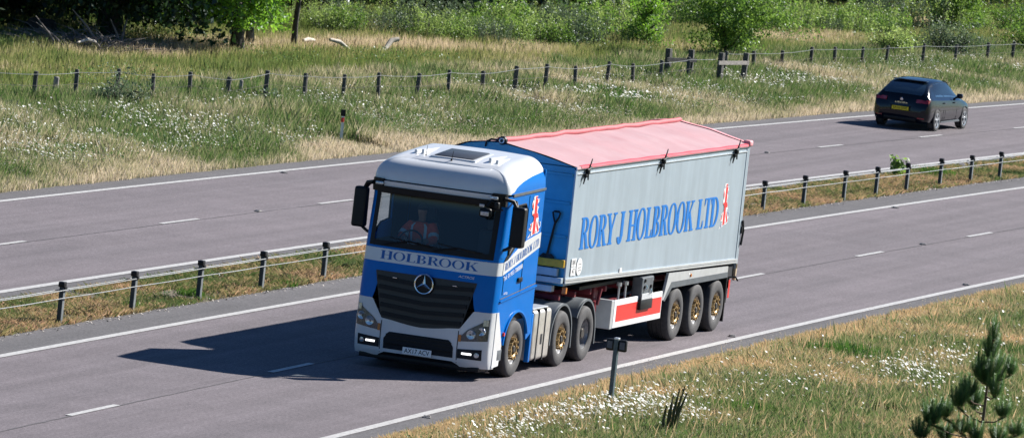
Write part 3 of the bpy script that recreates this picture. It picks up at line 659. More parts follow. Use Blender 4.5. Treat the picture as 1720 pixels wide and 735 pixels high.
# winding gear at the front of the roll
g = G(); g.tube([(XF-.04, .46, 3.74), (XF-.06, .44, 3.83), (XF-.06, .35, 3.88), (XF-.06, .16, 3.88)], .018, 8); g.lathe([(0, -.05), (.05, -.05), (.055, -.02), (.072, -.02), (.08, .0), (.08, .05), (.07, .07), (0, .07)], (XF-.07, .14, 3.88), 'x', 20); wg = g.build('winding_gear', M_black, tarp, smooth=40)
g = G(); g.lathe([(.03, -.055), (.04, -.06), (.05, -.055)], (XF-.07, .14, 3.88), 'x', 16); g.build('winder_ring', M_alub, wg)
# three ratchet clasps on the near side
for x in (4.40, 8.90, 13.56):
    g = G(); g.tube([(x+.22, -YH-.03, 3.70), (x+.05, -YH-.045, 3.52), (x-.02, -YH-.04, 3.46)], [.010, .018, .018], 6); g.tube([(x+.02, -YH-.035, 3.50), (x-.06, -YH-.03, 3.42), (x-.16, -YH-.03, 3.27)], [.02, .016, .012], 6)
    g.cyl((x-.08, -YH-.06, 3.52), (x+.16, -YH-.06, 3.56), .016, .016, 6); g.tube([(x+.06, -YH-.03, 3.50), (x+.05, -YH-.04, 3.33)], .014, 6); g.box(x-.03, x+.06, -YH-.07, -YH, 3.44, 3.53, .012); g.box(x-.12, x-.05, -YH-.06, -YH, 3.38, 3.44, .01)
    g.build('tarpaulin_clasp', M_black, tarp, smooth=40)
# lettering on the body
g = G(); serif_text(g, 'RORY J HOLBROOK LTD', 4.50, 12.92, .575, SIDE(-YH+.0095)); serif_text(g, 'RORY J HOLBROOK LTD', 4.535, 12.955, .575, SIDE(-YH+.0072))
g.mapv(lambda x, y, z: (x, y, z+2.07)); g.build('side_lettering', M_letw, body, fix=False)
flag('flag_emblem', 13.02, 13.62, 2.05, 2.86, -YH+.0105, body)
g = G()
for z0, z1 in ((1.78, 1.93), (1.62, 1.77)): g.box(4.14, 4.40, -YH-.003, -YH+.0, z0, z1)
pts = [(4.60+.17*math.cos(a)*(1 if math.cos(a) > 0 else .9), -YH-.003, 1.765+.155*math.sin(a)) for a in [2*math.pi*i/24 for i in range(24)]]
g.prism(pts, (0, .004, 0)); g.box(7.02, 7.14, -YH-.003, -YH, 1.52, 1.60); stk = g.build('white_stickers', M_wht, body)
g = G(); g.text('BJR', .12, SIDE(-YH-.0045) @ Matrix.Translation((4.27, 1.855, 0)), width=.18); g.text('47', .13, SIDE(-YH-.0045) @ Matrix.Translation((4.27, 1.695, 0)), width=.14)
for z in (1.80, 1.74, 1.69): g.box(4.53, 4.70, -YH-.0045, -YH-.0035, z, z+.012)
g.build('sticker_print', M_dark, stk, fix=False)
# trailer chassis
g = G()
for s in (-1, 1): g.prism([(4.0, s*.5, 1.22), (6.4, s*.5, 1.22), (7.4, s*.5, .95), (14.3, s*.5, .92), (14.3, s*.5, 1.2), (4.0, s*.5, 1.44)], (0, -s*.10, 0))
for x in (4.3, 5.2, 6.1, 7.0, 7.9, 8.8, 9.7, 10.5, 11.5, 12.8, 14.1): g.box(x, x+.08, -1.05, 1.05, 1.14, 1.24, .01)
g.box(4.1, 6.0, -.6, .6, 1.14, 1.20, .01); g.box(6.8, 7.05, -.9, -.55, .55, 1.3, .02); g.box(6.85, 7.0, -.85, -.6, .2, .6, .02); g.box(7.3, 9.6, -1.0, -.9, .85, .95, .01); g.tube([(6.35, -1.12, .95), (6.45, -1.14, 1.24)], .03, 6)
g.build('trailer_chassis', M_red, lorry)
g = G(); g.box(4.2, 4.28, -1.2, -1.12, 1.28, 1.40, .01); g.build('trailer_side_marker', M_amb, lorry)
g = G(); g.box(5.6, 14.2, -1.0, 1.0, 1.24, 1.30); g.box(7.4, 10.2, -.85, .85, .6, 1.0, .06); g.cyl((7.6, .9, .8), (9.2, .9, .8), .2, .2, 16)
g.cyl((9.6, -.55, .62), (10.3, -.55, .62), .14, .14, 14); g.box(10.3, 14.1, -.42, .42, .5, .92, .03)
g.build('underbody', M_black, lorry)
# side guard
for s in (-1, 1):
    Y = s*1.255; Y1 = s*1.215
    g = G(); g.box(7.0, 9.9, min(Y, Y1), max(Y, Y1), .49, 1.0, .008); sg = g.build('side_guard', M_wht, lorry)
    g = G(); g.box(7.13, 9.86, min(Y+s*.003, Y), max(Y+s*.003, Y), .60, .90); g.build('red_stripe', M_redm, sg)
    g = G(); g.box(6.84, 6.995, min(s*1.25, s*.95), max(s*1.25, s*.95), .48, 1.01, .01); g.build('guard_end', M_alub, sg)
    for x in (7.55, 7.95, 9.15, 9.5): g = G(); g.cyl((x, s*1.13, .6), (x, s*1.13, 1.28), .022, .022, 8); g.cyl((x, s*1.13, 1.22), (x, s*1.13, 1.29), .05, .05, 8); g.build('guard_post', M_alub, sg, smooth=40)
g = G(); g.box(8.42, 9.10, -1.30, -1.10, .96, 1.345, .02); cb = g.build('control_box', M_grey, lorry)
g = G(); g.box(8.44, 9.10, -1.312, -1.30, .93, 1.04, .004); g.build('box_label', mat('pale_label', (.5, .52, .54), .5, var=.3, scale=60), cb)
g = G(); g.box(8.40, 9.12, -1.315, -1.09, .74, .93, .015)
for x, z in ((8.56, 1.16), (8.94, 1.16), (8.56, 1.28)): g.cyl((x, -1.30, z), (x, -1.325, z), .035, .03, 10)
g.build('box_knob', M_black, cb, smooth=40)
for x, z in ((8.6, 1.2), (8.9, 1.12)): g = G(); g.tube([(x, -1.32, z), (x+.04, -1.34, z-.05), (x-.02, -1.33, z-.09)], .014, 6); g.build('box_lever', M_chrome, cb, smooth=40)
# rear wheel skirt, with bright upper face and dark lower lip
for s in (-1, 1):
    g = G(); Y = s*1.262
    g.prism([(x, Y, z) for x, z in ((10.15, 1.325), (14.0, 1.235), (14.0, 1.12), (10.38, 1.14), (10.05, .83), (9.93, .83))], (0, -s*.05, 0))
    sk = g.build('wheel_skirt', M_alub, lorry)
    g = G(); g.prism([(x, Y+s*.002, z) for x, z in ((10.36, 1.145), (14.0, 1.125), (14.02, 1.02), (10.42, 1.03), (10.05, .80), (9.95, .82))], (0, -s*.04, 0)); g.build('skirt_lip', M_grey, sk)
    g = G(); g.cyl((11.55, Y, 1.205), (11.55, Y+s*.02, 1.205), .035, .03, 8); g.build('skirt_marker', M_amb, sk)
    g = G(); g.box(14.03, 14.07, min(s*1.25, s*.86), max(s*1.25, s*.86), .16, 1.1, .0); g.build('mud_flap', M_black, lorry)
    g = G(); g.box(10.1, 14.02, min(s*1.2, s*.8), max(s*1.2, s*.8), 1.04, 1.06); g.build('inner_mudguard', M_black, lorry)
g = G(); g.box(14.25, 14.33, -1.15, 1.15, .50, .62, .01); g.box(14.2, 14.3, -1.2, -1.05, .5, 1.15, .01); g.box(14.2, 14.3, 1.05, 1.2, .5, 1.15, .01); g.box(14.3, 14.36, -1.22, -.75, .78, .98, .02); g.box(14.3, 14.36, .75, 1.22, .78, .98, .02); g.tube([(14.2, -1.2, 1.0), (14.3, -1.34, 1.02), (14.34, -1.38, .95)], .02, 6); rb = g.build('rear_bumper_bar', M_black, lorry)
g = G(); g.box(14.355, 14.37, -1.2, -.8, .80, .96); g.box(14.26, 14.36, -1.228, -1.222, .6, .95); g.build('tail_lamp', M_redm, rb)
# ---- shovel hung on the headboard
g = G(); sx = XF-.075
g.tube([(sx, -.91, 1.97), (sx, -.96, 2.30), (sx, -1.0, 2.56)], .022, 8); sh = thing('shovel', 'black shovel hanging upright on the front of the tipper body', 'shovel', (sx, -.91, 1.6), 0)
def relto(g, o): return g.mapv(lambda x, y, z: (x-o.location.x, y-o.location.y, z-o.location.z))
relto(g, sh).build('shaft', M_black, sh, smooth=40)
g = G(); g.tube([(sx, -1.0, 2.55), (sx, -1.06, 2.66), (sx, -1.08, 2.74), (sx, -1.05, 2.76), (sx, -.97, 2.76), (sx, -.94, 2.74), (sx, -.96, 2.66), (sx, -1.0, 2.55)], .018, 8); relto(g, sh).build('handle', M_black, sh, smooth=40)
g = G(); rows = [[(sx+.012-.03*(1-((j-3)/3)**2), -.91+(j-3)*.045*w2, z) for j in range(7)] for z, w2 in ((2.0, .6), (1.95, 1), (1.8, 1.05), (1.68, .95), (1.6, .55))]; g.grid(rows); g.grid([[(x+.006, y, z) for x, y, z in r] for r in rows]); relto(g, sh).build('blade', M_black, sh, smooth=50)
# ---- the driver
def skinned(name, verts, edges, radii, mats, parent, sub=2, root=0):
    me = bpy.data.meshes.new(name); me.from_pydata(verts, edges, []); o = bpy.data.objects.new(name, me); sc.collection.objects.link(o)
    o.modifiers.new('s', 'SKIN'); o.modifiers.new('b', 'SUBSURF').levels = sub
    for i, sv in enumerate(me.skin_vertices[0].data): sv.radius = (radii[i], radii[i]) if not isinstance(radii[i], tuple) else radii[i]; sv.use_root = (i == root)
    dg = bpy.context.evaluated_depsgraph_get(); m2 = bpy.data.meshes.new_from_object(o.evaluated_get(dg)); m2.name = name
    bpy.data.objects.remove(o); m2.shade_smooth(); m2.materials.clear()
    for m in mats: m2.materials.append(m)
    return link(bpy.data.objects.new(name, m2), parent)
dr = thing('person', 'driver in an orange hi-vis vest with pale reflective bands behind the lorry windscreen', 'person', (1.38, .62, 1.88))
V = [(0, 0, .08), (-.02, 0, .28), (-.04, 0, .48), (-.05, 0, .60), (-.07, 0, .68), (-.10, 0, .80), (-.10, 0, .86),
     (-.04, .19, .55), (-.22, .27, .32), (-.48, .14, .30), (-.04, -.19, .55), (-.22, -.27, .32), (-.48, -.14, .30),
     (-.10, .10, .02), (-.45, .14, .02), (-.55, .14, -.40), (-.10, -.10, .02), (-.45, -.14, .02), (-.55, -.14, -.40), (-.55, .10, .33), (-.55, -.10, .33), (-.70, .14, -.46), (-.70, -.14, -.46)]
Ed = [(0, 1), (1, 2), (2, 3), (3, 4), (4, 5), (5, 6), (2, 7), (7, 8), (8, 9), (2, 10), (10, 11), (11, 12), (0, 13), (13, 14), (14, 15), (0, 16), (16, 17), (17, 18), (9, 19), (12, 20), (15, 21), (18, 22)]
Ra = [.15, .16, .17, .07, .06, .095, .075, .075, .055, .04, .075, .055, .04, .10, .08, .055, .10, .08, .055, .04, .04, .05, .05]
skinned('body', V, Ed, Ra, [M_skin], dr)
g = G()
def torso(k, zs):
    rows = []
    for z, a, b in zs: rows.append([(-.02-.06*z+b*k*math.cos(t), a*k*math.sin(t), z) for t in [2*math.pi*i/28 for i in range(29)]])
    return rows
g.grid(torso(1.0, [(.02, .20, .16), (.15, .215, .175), (.3, .235, .185), (.45, .25, .185), (.54, .24, .165), (.585, .17, .13), (.61, .09, .09)]))
for s in (-1, 1): g.tube([(-.04, s*.17, .54), (-.12, s*.26, .44), (-.22, s*.29, .32), (-.33, s*.23, .30)], [.10, .09, .075, .062], 12)
vest = g.build('vest', M_hivis, dr, smooth=50)
g = G(); g.grid(torso(1.03, [(.20, .225, .178), (.27, .235, .183)])) 
for s in (-1, 1):
    g.grid([[(-.02-.06*z+b*1.035*math.cos(t), a*1.035*math.sin(t), z) for z, a, b in ((.27, .235, .185), (.45, .25, .185), (.54, .24, .165), (.59, .17, .13))] for t in (math.pi-s*.42, math.pi-s*.62)])
    g.tube([(-.15, s*.265, .41), (-.19, s*.283, .36)], .094, 12)
g.build('reflective_band', M_refl, vest, smooth=50)
g = G()
g.add(*[[Vector((-.108+.088*math.cos(a)*math.sin(b), .082*math.sin(a)*math.sin(b), .84+.10*math.cos(b))) for b in [math.pi*.55*j/6 for j in range(7)] for a in [2*math.pi*i/16 for i in range(16)]], [(j*16+i, j*16+(i+1) % 16, (j+1)*16+(i+1) % 16, (j+1)*16+i) for j in range(6) for i in range(16)]])
g.build('hair', mat('dark_hair', (.03, .02, .015), .8), dr, smooth=60)
# ================================================================== THE CAR (local: x forward from the rear bumper, y left)
M_cpaint = mat('black_car_paint', (.002, .004, .011), .12, coat=.5, spec=.2)
M_cglass = mat('car_window_glass', (.02, .04, .06), .04, coat=1.0, spec=1.0)
M_alloy = mat('alloy_wheel', (.50, .53, .56), .3, metal=.7, var=.12, scale=20)
M_tail = mat('tail_lamp_red', (.30, .006, .02), .12, coat=1)
car = thing('hatchback_car', 'black five-door hatchback driving away on the far carriageway', 'car', (76.35, 12.33+.02, .014), math.atan(rslope(78)))
ST = [  # x, z bottom, z widest, z shoulder, z top, half width, half width at shoulder, half width at top
 (0.00, .34, .48, .60, .66, .66, .62, .30), (.03, .27, .50, .68, .80, .78, .74, .45), (.10, .23, .52, .84, .96, .84, .79, .60), (.20, .20, .55, .93, 1.07, .875, .80, .66),
 (.36, .19, .56, .955, 1.19, .885, .80, .64), (.55, .18, .56, .955, 1.30, .89, .80, .60), (.72, .18, .56, .95, 1.375, .895, .80, .56), (.95, .18, .56, .945, 1.415, .895, .80, .575), (1.4, .18, .56, .935, 1.45, .90, .805, .585),
 (1.9, .18, .56, .925, 1.445, .90, .805, .58), (2.25, .18, .56, .92, 1.41, .90, .805, .575), (2.5, .18, .56, .915, 1.33, .90, .805, .585), (2.75, .18, .56, .91, 1.20, .90, .80, .61), (3.0, .18, .56, .905, 1.04, .895, .79, .66), (3.15, .18, .56, .89, .955, .893, .78, .66),
 (3.5, .18, .56, .85, .90, .888, .76, .60), (3.8, .18, .55, .80, .85, .87, .73, .55), (4.0, .19, .53, .73, .78, .83, .68, .5), (4.15, .20, .50, .64, .69, .74, .60, .42), (4.24, .24, .46, .56, .59, .58, .46, .3), (4.27, .32, .44, .5, .52, .40, .34, .2)]
STA = np.array(ST)
def cst(x): return [float(np.interp(x, STA[:, 0], STA[:, k])) for k in range(1, 8)]
def cring(x):
    zb_, zw, zs, zt_, w, ws, wt = cst(x)
    half = [(0, zb_), (w*.75, zb_), (w*.95, zb_+.06), (w, zw-.14), (w, zw), (w*.985, zs-(zs-zw)*.45), ((w+ws)/2+.012, zs-.05), (ws, zs), (ws+(wt-ws)*.33, zs+(zt_-zs)*.36), (ws+(wt-ws)*.68, zs+(zt_-zs)*.70), (wt, zt_-.035), (wt*.86, zt_-.005), (wt*.5, zt_+.012), (0, zt_+.018)]
    return half
xs_ = []
for a, b in zip(STA[:-1, 0], STA[1:, 0]): xs_ += list(np.linspace(a, b, 3)[:-1])
xs_.append(4.27)
g = G(); rows = []
for x in xs_:
    h = cring(x); rows.append([(x, y, z) for y, z in h] + [(x, -y, z) for y, z in h[::-1][1:]])
g.grid(rows); g.poly(rows[0]); g.poly(rows[-1]); cbody = g.build('body', M_cpaint, car, smooth=32)
def side_pt(x, u, s, off=.006):
    """u 0..1 from the shoulder up to the roof edge"""
    zb_, zw, zs, zt_, w, ws, wt = cst(x); y = ws+(wt-ws)*u; z = zs+(zt_-.035-zs)*u
    n = Vector((0, zt_-zs, ws-wt)).normalized(); return (x, s*(y+off*n.y), z+off*n.z)
for s in (-1, 1):
    for nm, x0, x1, sl0, sl1 in (('rear_side_window', 1.0, 1.50, .55, .0), ('front_side_window', 1.58, 2.92, .0, .72)):
        g = G(); cols = []
        for i in range(15):
            t = i/14; u0, u1 = .10, .90; c = []
            for j in range(5):
                u = u0+(u1-u0)*j/4; xa = x0-sl0*(.32)*(1-u)+0; xb = x1-(sl1*u if sl1 else 0)
                c.append(side_pt(xa+(xb-xa)*t, u, s))
            cols.append(c)
        g.grid(cols); g.build(nm, M_cglass, cbody, smooth=60)
    g = G(); g.tube([side_pt(x, .97, s, .004) for x in np.linspace(.7, 2.4, 14)]+[side_pt(2.9, .9, s, .004)], .010, 5); g.build('window_trim', M_cpaint, cbody)
    g = G(); g.box(2.55, 2.72, min(s*.86, s*1.04), max(s*.86, s*1.04), .93, 1.07, .045); g.tube([(2.68, s*.80, .93), (2.66, s*.9, .97)], .03, 6); g.build('door_mirror', M_cpaint, cbody, smooth=50)
    g = G()
    for x in (1.35, 2.3): g.box(x, x+.2, min(s*.885, s*.915), max(s*.885, s*.915), .79, .825, .008)
    g.build('door_handle', M_cpaint, cbody, smooth=40)
    g = G()
    for xx in (.86+.5, 1.54, 2.62): g.tube([(xx, s*.893, .30), (xx+.01, s*.903, .56), (xx, s*.86, .84), (xx, s*.81, .925)], .005, 4)
    g.build('door_gap', M_dark, cbody)
    g = G(); g.prism([(1.15, s*.902, .235), (3.0, s*.902, .235), (2.9, s*.902, .30), (1.25, s*.902, .275)], (0, s*.006, 0)); g.build('sill_strip', M_grey, cbody)
g = G(); rows = []
for k in range(9):
    x = .135+(.66-.135)*k/8; zb_, zw, zs, zt_, w, ws, wt = cst(x); rows.append([(x-.008, wt*.93*q, zt_+.012+.012*(1-abs(q))+.006) for q in np.linspace(-1, 1, 9)])
g.grid(rows); g.build('rear_window', M_cglass, cbody, smooth=60)
g = G(); rows = []
for k in range(9):
    x = 2.35+(3.06-2.35)*k/8; zb_, zw, zs, zt_, w, ws, wt = cst(x); rows.append([(x, wt*.93*q, zt_+.02+.006*(1-abs(q))) for q in np.linspace(-1, 1, 9)])
g.grid(rows); g.build('windscreen', M_cglass, cbody, smooth=60)
g = G(); g.box(.60, .82, -.52, .52, 1.40, 1.43, .012); g.build('roof_spoiler', M_cpaint, cbody, smooth=40)
def rearx(y, z):
    # x where the tail reaches height z at lateral y
    for x in np.linspace(0, .8, 161):
        h = cring(x); 
        ws_ = [p for p in h[2:]]; 
        if z <= h[-1][1]+.001 or z < np.interp(abs(y), [0, h[-4][0], h[7][0]], [h[-1][1], h[-4][1], h[7][1]]):
            wy = np.interp(z, [h[1][1], h[3][1], h[4][1], h[6][1], h[7][1], h[10][1]], [h[1][0], h[3][0], h[4][0], h[6][0], h[7][0], h[10][0]])
            if abs(y) <= wy: return x
    return .3
def rpatch(y0, y1, z0, z1, off, n=8, m=4): return [[(rearx(y0+(y1-y0)*i/n, z0+(z1-z0)*j/m)-off, y0+(y1-y0)*i/n, z0+(z1-z0)*j/m) for i in range(n+1)] for j in range(m+1)]
for s in (-1, 1):
    g = G(); g.grid(rpatch(s*.46, s*.80, .80, .905, .014))
    g.grid([[(x, s*(np.interp(z, [cst(x)[1], cst(x)[2]], [cst(x)[4]+.004, cst(x)[5]+.03])+.006), z) for x in (.09, .14, .2, .28, .36)] for z in (.80, .85, .90)])
    g.build('tail_light', M_tail, cbody, smooth=60)
    g = G(); g.grid(rpatch(s*.55, s*.76, .335, .37, .016)); g.build('rear_reflector', M_tail, cbody)
g = G(); g.box(-.035, -.015, -.26, .26, .545, .655, .005); pl2 = g.build('number_plate', mat('plate_yellow', (.85, .62, .01), .4), cbody)
g = G(); g.text('SA16 JWE', .10, Matrix(((0, 0, -1, -.037), (-1, 0, 0, 0), (0, 1, 0, .60), (0, 0, 0, 1))), width=.44); g.build('plate_characters', M_dark, pl2, fix=False)
g = G(); g.box(.0, .05, -.34, .34, .50, .70, .03); g.box(.0, .12, -.5, .5, .24, .36, .02); g.build('rear_bumper_inset', M_black, cbody, smooth=40)
g = G(); g.cyl((.05, 0, .865), (.03, 0, .86), .05, .045, 16); g.text('LEON', .06, Matrix(((0, 0, -1, .015), (-1, 0, 0, 0), (0, 1, 0, .765), (0, 0, 0, 1))), width=.36); g.build('rear_badge', M_chrome, cbody, fix=False)
g = G(); g.tube([(.60, 0, 1.25), (.35, -.2, 1.14)], .008, 5); g.build('rear_wiper', M_black, cbody)
def carwheel(x, s):
    r = .315; c = (x, s*.905, r)
    g = G(); g.lathe([(0, .03), (.05, .02), (.055, .05), (.19, .085), (.2, .02), (.218, .0), (.225, .02), (.225, .19)], c, 'y', 28, 0, -s)
    wh = g.build('wheel', M_black, car, smooth=35)
    g = G(); g.lathe([(.215, .01), (.225, -.004), (.27, -.012), (.30, -.004), (.315, .02), (.315, .19), (.3, .21), (.22, .21)], c, 'y', 36, 0, -s); g.build('tyre', M_rub, wh, smooth=35)
    g = G(); g.lathe([(.198, .03), (.2, .0), (.218, -.006), (.224, .01)], c, 'y', 28, 0, -s); g.lathe([(0, -.008), (.04, -.006), (.055, .012)], c, 'y', 14, 0, -s)
    for k in range(5):
        for dd in (-.16, .16):
            a = 2*math.pi*k/5+.3; a2 = a+dd; q0 = Vector((math.cos(a)*.04, 0, math.sin(a)*.04)); q1 = Vector((math.cos(a2)*.205, 0, math.sin(a2)*.205)); C = Vector(c)+Vector((0, -s*.0, 0))
            nrm = Vector((-math.sin(a2), 0, math.cos(a2)))*.021; g.prism([C+q0-nrm*.8, C+q1-nrm*1.2, C+q1+nrm*1.2, C+q0+nrm*.8], (0, -s*.03, 0))
    g.build('alloy_spokes', M_alloy, wh, smooth=35)
    g = G(); g.lathe([(.0, .03), (.345, .03), (.352, -.002), (.345, -.006), (.33, .0)], (x, s*.893, r+.01), 'y', 36, 0, -s); g.build('wheel_arch', M_dark, cbody)
for x in (.82, 3.45):
    for s in (-1, 1): carwheel(x, s)
# ================================================================== barriers, posts, fences, small things
M_galv = mat('galvanised_steel', (.018, .032, .042), .5, metal=.1, var=.35, scale=8)
M_conc0 = mat('dull_zinc', (.16, .18, .19), .6, metal=.2, var=.3, scale=9)
M_rope = mat('wire_rope', (.27, .29, .30), .55, metal=.1, var=.25, scale=30)
M_wood = mat('weathered_post_wood', (.085, .085, .08), .9, var=.4, scale=9, bump=.4)
M_woodl = mat('pale_grey_wood', (.28, .26, .24), .9, var=.3, scale=9, bump=.4)
M_wire = mat('fence_wire', (.32, .33, .34), .5, metal=.3)
M_wired = mat('rusty_wire', (.11, .10, .09), .6)
M_conc = mat('gravel_grey', (.25, .25, .24), .95, var=.35, scale=12)
bp_ = [(-10.3, -9.7), (-6.9, 0), (-3.65, 0), (-.35, 0), (2.95, 0), (6.3, 0), (9.45, 0), (12.8, 0), (16.1, 0), (19.4, 0), (22.6, 0), (25.8, 0), (29.0, 0), (32.2, 0), (35.3, 0), (38.3, 0), (41.6, 0), (44.8, 0), (48.0, 0), (50.6, 0), (53.2, 0), (56.3, 0), (58.9, 0), (61.6, 0), (64.3, 0), (67.2, 0), (70.2, 0), (73.3, 0)]
bar = thing('wire_rope_barrier', 'wire rope safety barrier on dark posts along the grassy central reservation', 'barrier', (29.0, rc(29)+6.55, 0))
BV = 6.53
def loc(g, o): return g.mapv(lambda x, y, z: (x-o.location.x, y-o.location.y, z-o.location.z))
for i, (x, _) in enumerate(bp_):
    y = rc(x)+BV+random.uniform(-.03, .03); tl = random.uniform(-.012, .012)
    g = G(); g.prism([(x-.05, y-.03, .0), (x+.05, y-.03, .0), (x+.05, y-.015, 0), (x-.035, y-.015, 0), (x-.035, y+.03, 0), (x-.05, y+.03, 0)], (tl, tl, .70)); g.box(x-.05, x+.05, y-.03, y+.035, 0, .66, .008)
    p_ = g.mapv(lambda a, b, c: (a-bar.location.x, b-bar.location.y, c)).build('post', M_galv, bar)
    g = G(); g.box(x-.045, x+.045, y-.048, y-.032, 0, .64); g.mapv(lambda a, b, c: (a-bar.location.x, b-bar.location.y, c)).build('post_flange', M_conc0, p_)
    g = G(); g.box(x-.062, x+.062, y-.058, y+.058, .655, .75, .014); g.box(x-.02, x+.075, y-.07, y-.035, .60, .67, .01)
    g.mapv(lambda a, b, c: (a-bar.location.x, b-bar.location.y, c)).build('post_cap', M_black, p_, smooth=40)
for z, dy in ((.615, -.07), (.60, .07), (.475, -.07)):
    pts = []
    for (a, _), (b, _) in zip(bp_[:-1], bp_[1:]):
        for k in range(4): x = a+(b-a)*k/4; sg_ = 0 if k == 0 else -.008*math.sin(math.pi*k/4); pts.append((x-bar.location.x, rc(x)+BV+dy-bar.location.y, z+sg_))
    g = G(); g.tube(pts, .0095, 6); g.build('wire_rope', M_rope, bar, smooth=60)
# ---- post and wire fence beyond the far verge
F1 = [(34.9, 27.0), (37.2, 26.4), (39.4, 25.8), (41.46, 25.16), (43.43, 24.85), (44.92, 24.4), (46.01, 23.79), (47.44, 23.35), (48.79, 22.92), (51.03, 22.68), (52.46, 22.11), (54.49, 21.79), (56.24, 21.4), (58.5, 21.17), (60.86, 21.06), (63.11, 20.85), (65.56, 20.73), (68.02, 20.63), (70.21, 20.45), (72.71, 20.36), (74.94, 20.19), (77.36, 20.14), (79.98, 20.05), (83.36, 20.14)]
F2 = [(86.5, 20.9), (88.8, 20.6), (91.01, 20.37), (94.06, 20.27), (95.85, 19.93), (98.46, 19.77), (99.56, 19.23), (103.0, 18.9), (106.2, 18.6), (109.29, 18.25), (112.08, 18.09), (115.0, 17.8), (118, 17.5)]
def wirefence(P, label, group=None, skip=()):
    f = thing('post_and_wire_fence', label, 'fence', (P[0][0], P[0][1], 0))
    tops = []
    for i, (x, y) in enumerate(P):
        h = 1.08+random.uniform(-.08, .07); r = random.uniform(.052, .066); lx, ly = random.uniform(-.06, .06), random.uniform(-.06, .06); tops.append((x+lx, y+ly, h))
        if i in skip: continue
        g = G(); g.cyl((x, y, -.1), (x+lx, y+ly, h-.02), r*1.05, r, 9); g.cyl((x+lx, y+ly, h-.02), (x+lx*1.02, y+ly*1.02, h), r, r*.8, 9); loc(g, f).build('post', M_wood, f, smooth=40)
    for dz in (-.07, -.35, -.62):
        g = G(); pts = []
        for a, b in zip(tops[:-1], tops[1:]):
            for k in range(4): t = k/4; pts.append((a[0]+(b[0]-a[0])*t, a[1]+(b[1]-a[1])*t-.07, a[2]+(b[2]-a[2])*t+dz-(.0 if k == 0 else .018)))
        g.tube(pts, .005 if dz < -.1 else .008, 4); loc(g, f).build('wire', M_wire if dz > -.1 else M_wired, f)
wirefence(F1, 'long post and wire fence running behind the daisies of the far verge')
wirefence(F2, 'post and wire fence at right, behind the black car')
rf = thing('timber_rail_fence', 'short broken timber fence with dark rails beside the round green bush', 'fence', (80.6, 20.9, 0))
pts_ = [(80.62, 20.92), (81.46, 20.45), (81.78, 19.62), (83.31, 19.32)]
for i, (x, y) in enumerate(pts_):
    g = G(); g.box(x-.09, x+.09, y-.08, y+.08, -.1, 1.24, .015, M=Matrix.Translation((x, y, 0)) @ Matrix.Rotation(random.uniform(-.05, .05), 4, 'X') @ Matrix.Rotation(random.uniform(-.3, .3), 4, 'Z') @ Matrix.Translation((-x, -y, 0))); loc(g, rf).build('post', M_wood, rf)
for (a, b, z, m_) in ((0, 1, .86, M_wood), (2, 3, .88, M_woodl), (0, 1, .5, M_wood)):
    (x0, y0), (x1, y1) = pts_[a], pts_[b]; g = G(); g.prism([(x0-.3, y0-.1+.1, z), (x1+.05, y1-.1, z+.0), (x1+.05, y1-.1, z+.12), (x0-.3, y0-.1+.1, z+.12)], (0, -.04, 0)); loc(g, rf).build('rail', m_, rf)
# stubs
def stub(x, y, h, r, m_, label):
    g = G(); g.cyl((0, 0, -.1), (.01, .0, h), r*1.1, r, 10); g.cyl((.01, 0, h), (.01, 0, h+.02), r, r*.7, 10); o = g.build('wooden_stub', m_, smooth=40); o.location = (x, y, 0); tag(o, label, 'wooden stub')
stub(44.6, 25.9, .74, .07, M_woodl, 'short pale stub post among daisies left of the fence')
stub(51.6, 23.6, .74, .05, M_woodl, 'thin pale stub standing in the flowers near the middle of the long fence')
stub(81.5, 24.7, .55, .06, M_woodl, 'small pale stub beyond the long fence in olive grass')
# marker posts
mk = thing('marker_post', 'dark grey roadside marker post with a two-sided reflector box among daisies', 'marker post', (-2.79, -4.43, 0))
g = G(); g.prism([(-.045, -.035, -.1), (.045, -.035, -.1), (.045, .035, -.1), (-.045, .035, -.1)], (.0, .0, 1.50)); g.build('post', mat('blue_grey_post', (.055, .085, .10), .5, var=.2, scale=6), mk)
for s in (-1, 1):
    g = G(); g.box(-.03, .05, s*.035 if s > 0 else -.18, .18 if s > 0 else -.035, 1.19, 1.39, .025); hd = g.build('reflector_box', M_black, mk, smooth=40)
    g = G(); g.box(-.036, -.029, s*.11-.045, s*.11+.045, 1.23, 1.35); g.build('reflector', mat('dull_reflector', (.05, .07, .10), .2), hd)
g = G(); g.box(-.05, .05, -.04, .04, 1.385, 1.415, .008); g.build('post_cap', M_alub, mk)
dl = thing('delineator_post', 'slim white delineator post with black top and red reflector in the far verge', 'marker post', (45.2, 18.3, 0))
g = G(); g.prism([(-.045, -.04, 0), (-.045, .04, 0), (.04, 0, 0)], (.02, .02, .86)); g.build('post', M_wht, dl)
g = G(); g.prism([(-.03, -.045, .82), (-.03, .085, .82), (.06, .02, .82)], (.0, .0, .20)); g.build('post_top', M_black, dl)
g = G(); g.box(-.055, -.03, -.02, .055, .64, .78); g.build('reflector', M_redm, dl)
dl.scale = (1, 1, .82)
# road studs
for i, (x, v) in enumerate([(24.65, 12.58), (60.2, 12.58), (42.3, 12.58), (-5.69, -2.2), (13.0, -1.82), (30.0, -1.82), (38.53, 1.63), (20.6, 1.63), (47.77, 5.1), (34.68, 16.0), (29.0, 5.1)]):
    if i: o = stud0.copy(); sc.collection.objects.link(o)
    else:
        g = G(); g.box(-.09, .09, -.06, .06, 0, .02, .008); g.box(-.03, .03, -.055, .055, .0, .035, .008); o = stud0 = g.build('road_stud', mat('dusty_stud', (.24, .23, .22), .5, var=.6, scale=40), smooth=40)
    o.location = (x, rc(x)+v, .008); o.rotation_euler = (0, 0, .1*i)
    tag(o, 'small scuffed road stud set in the asphalt beside a white line', 'road stud', 'road studs')
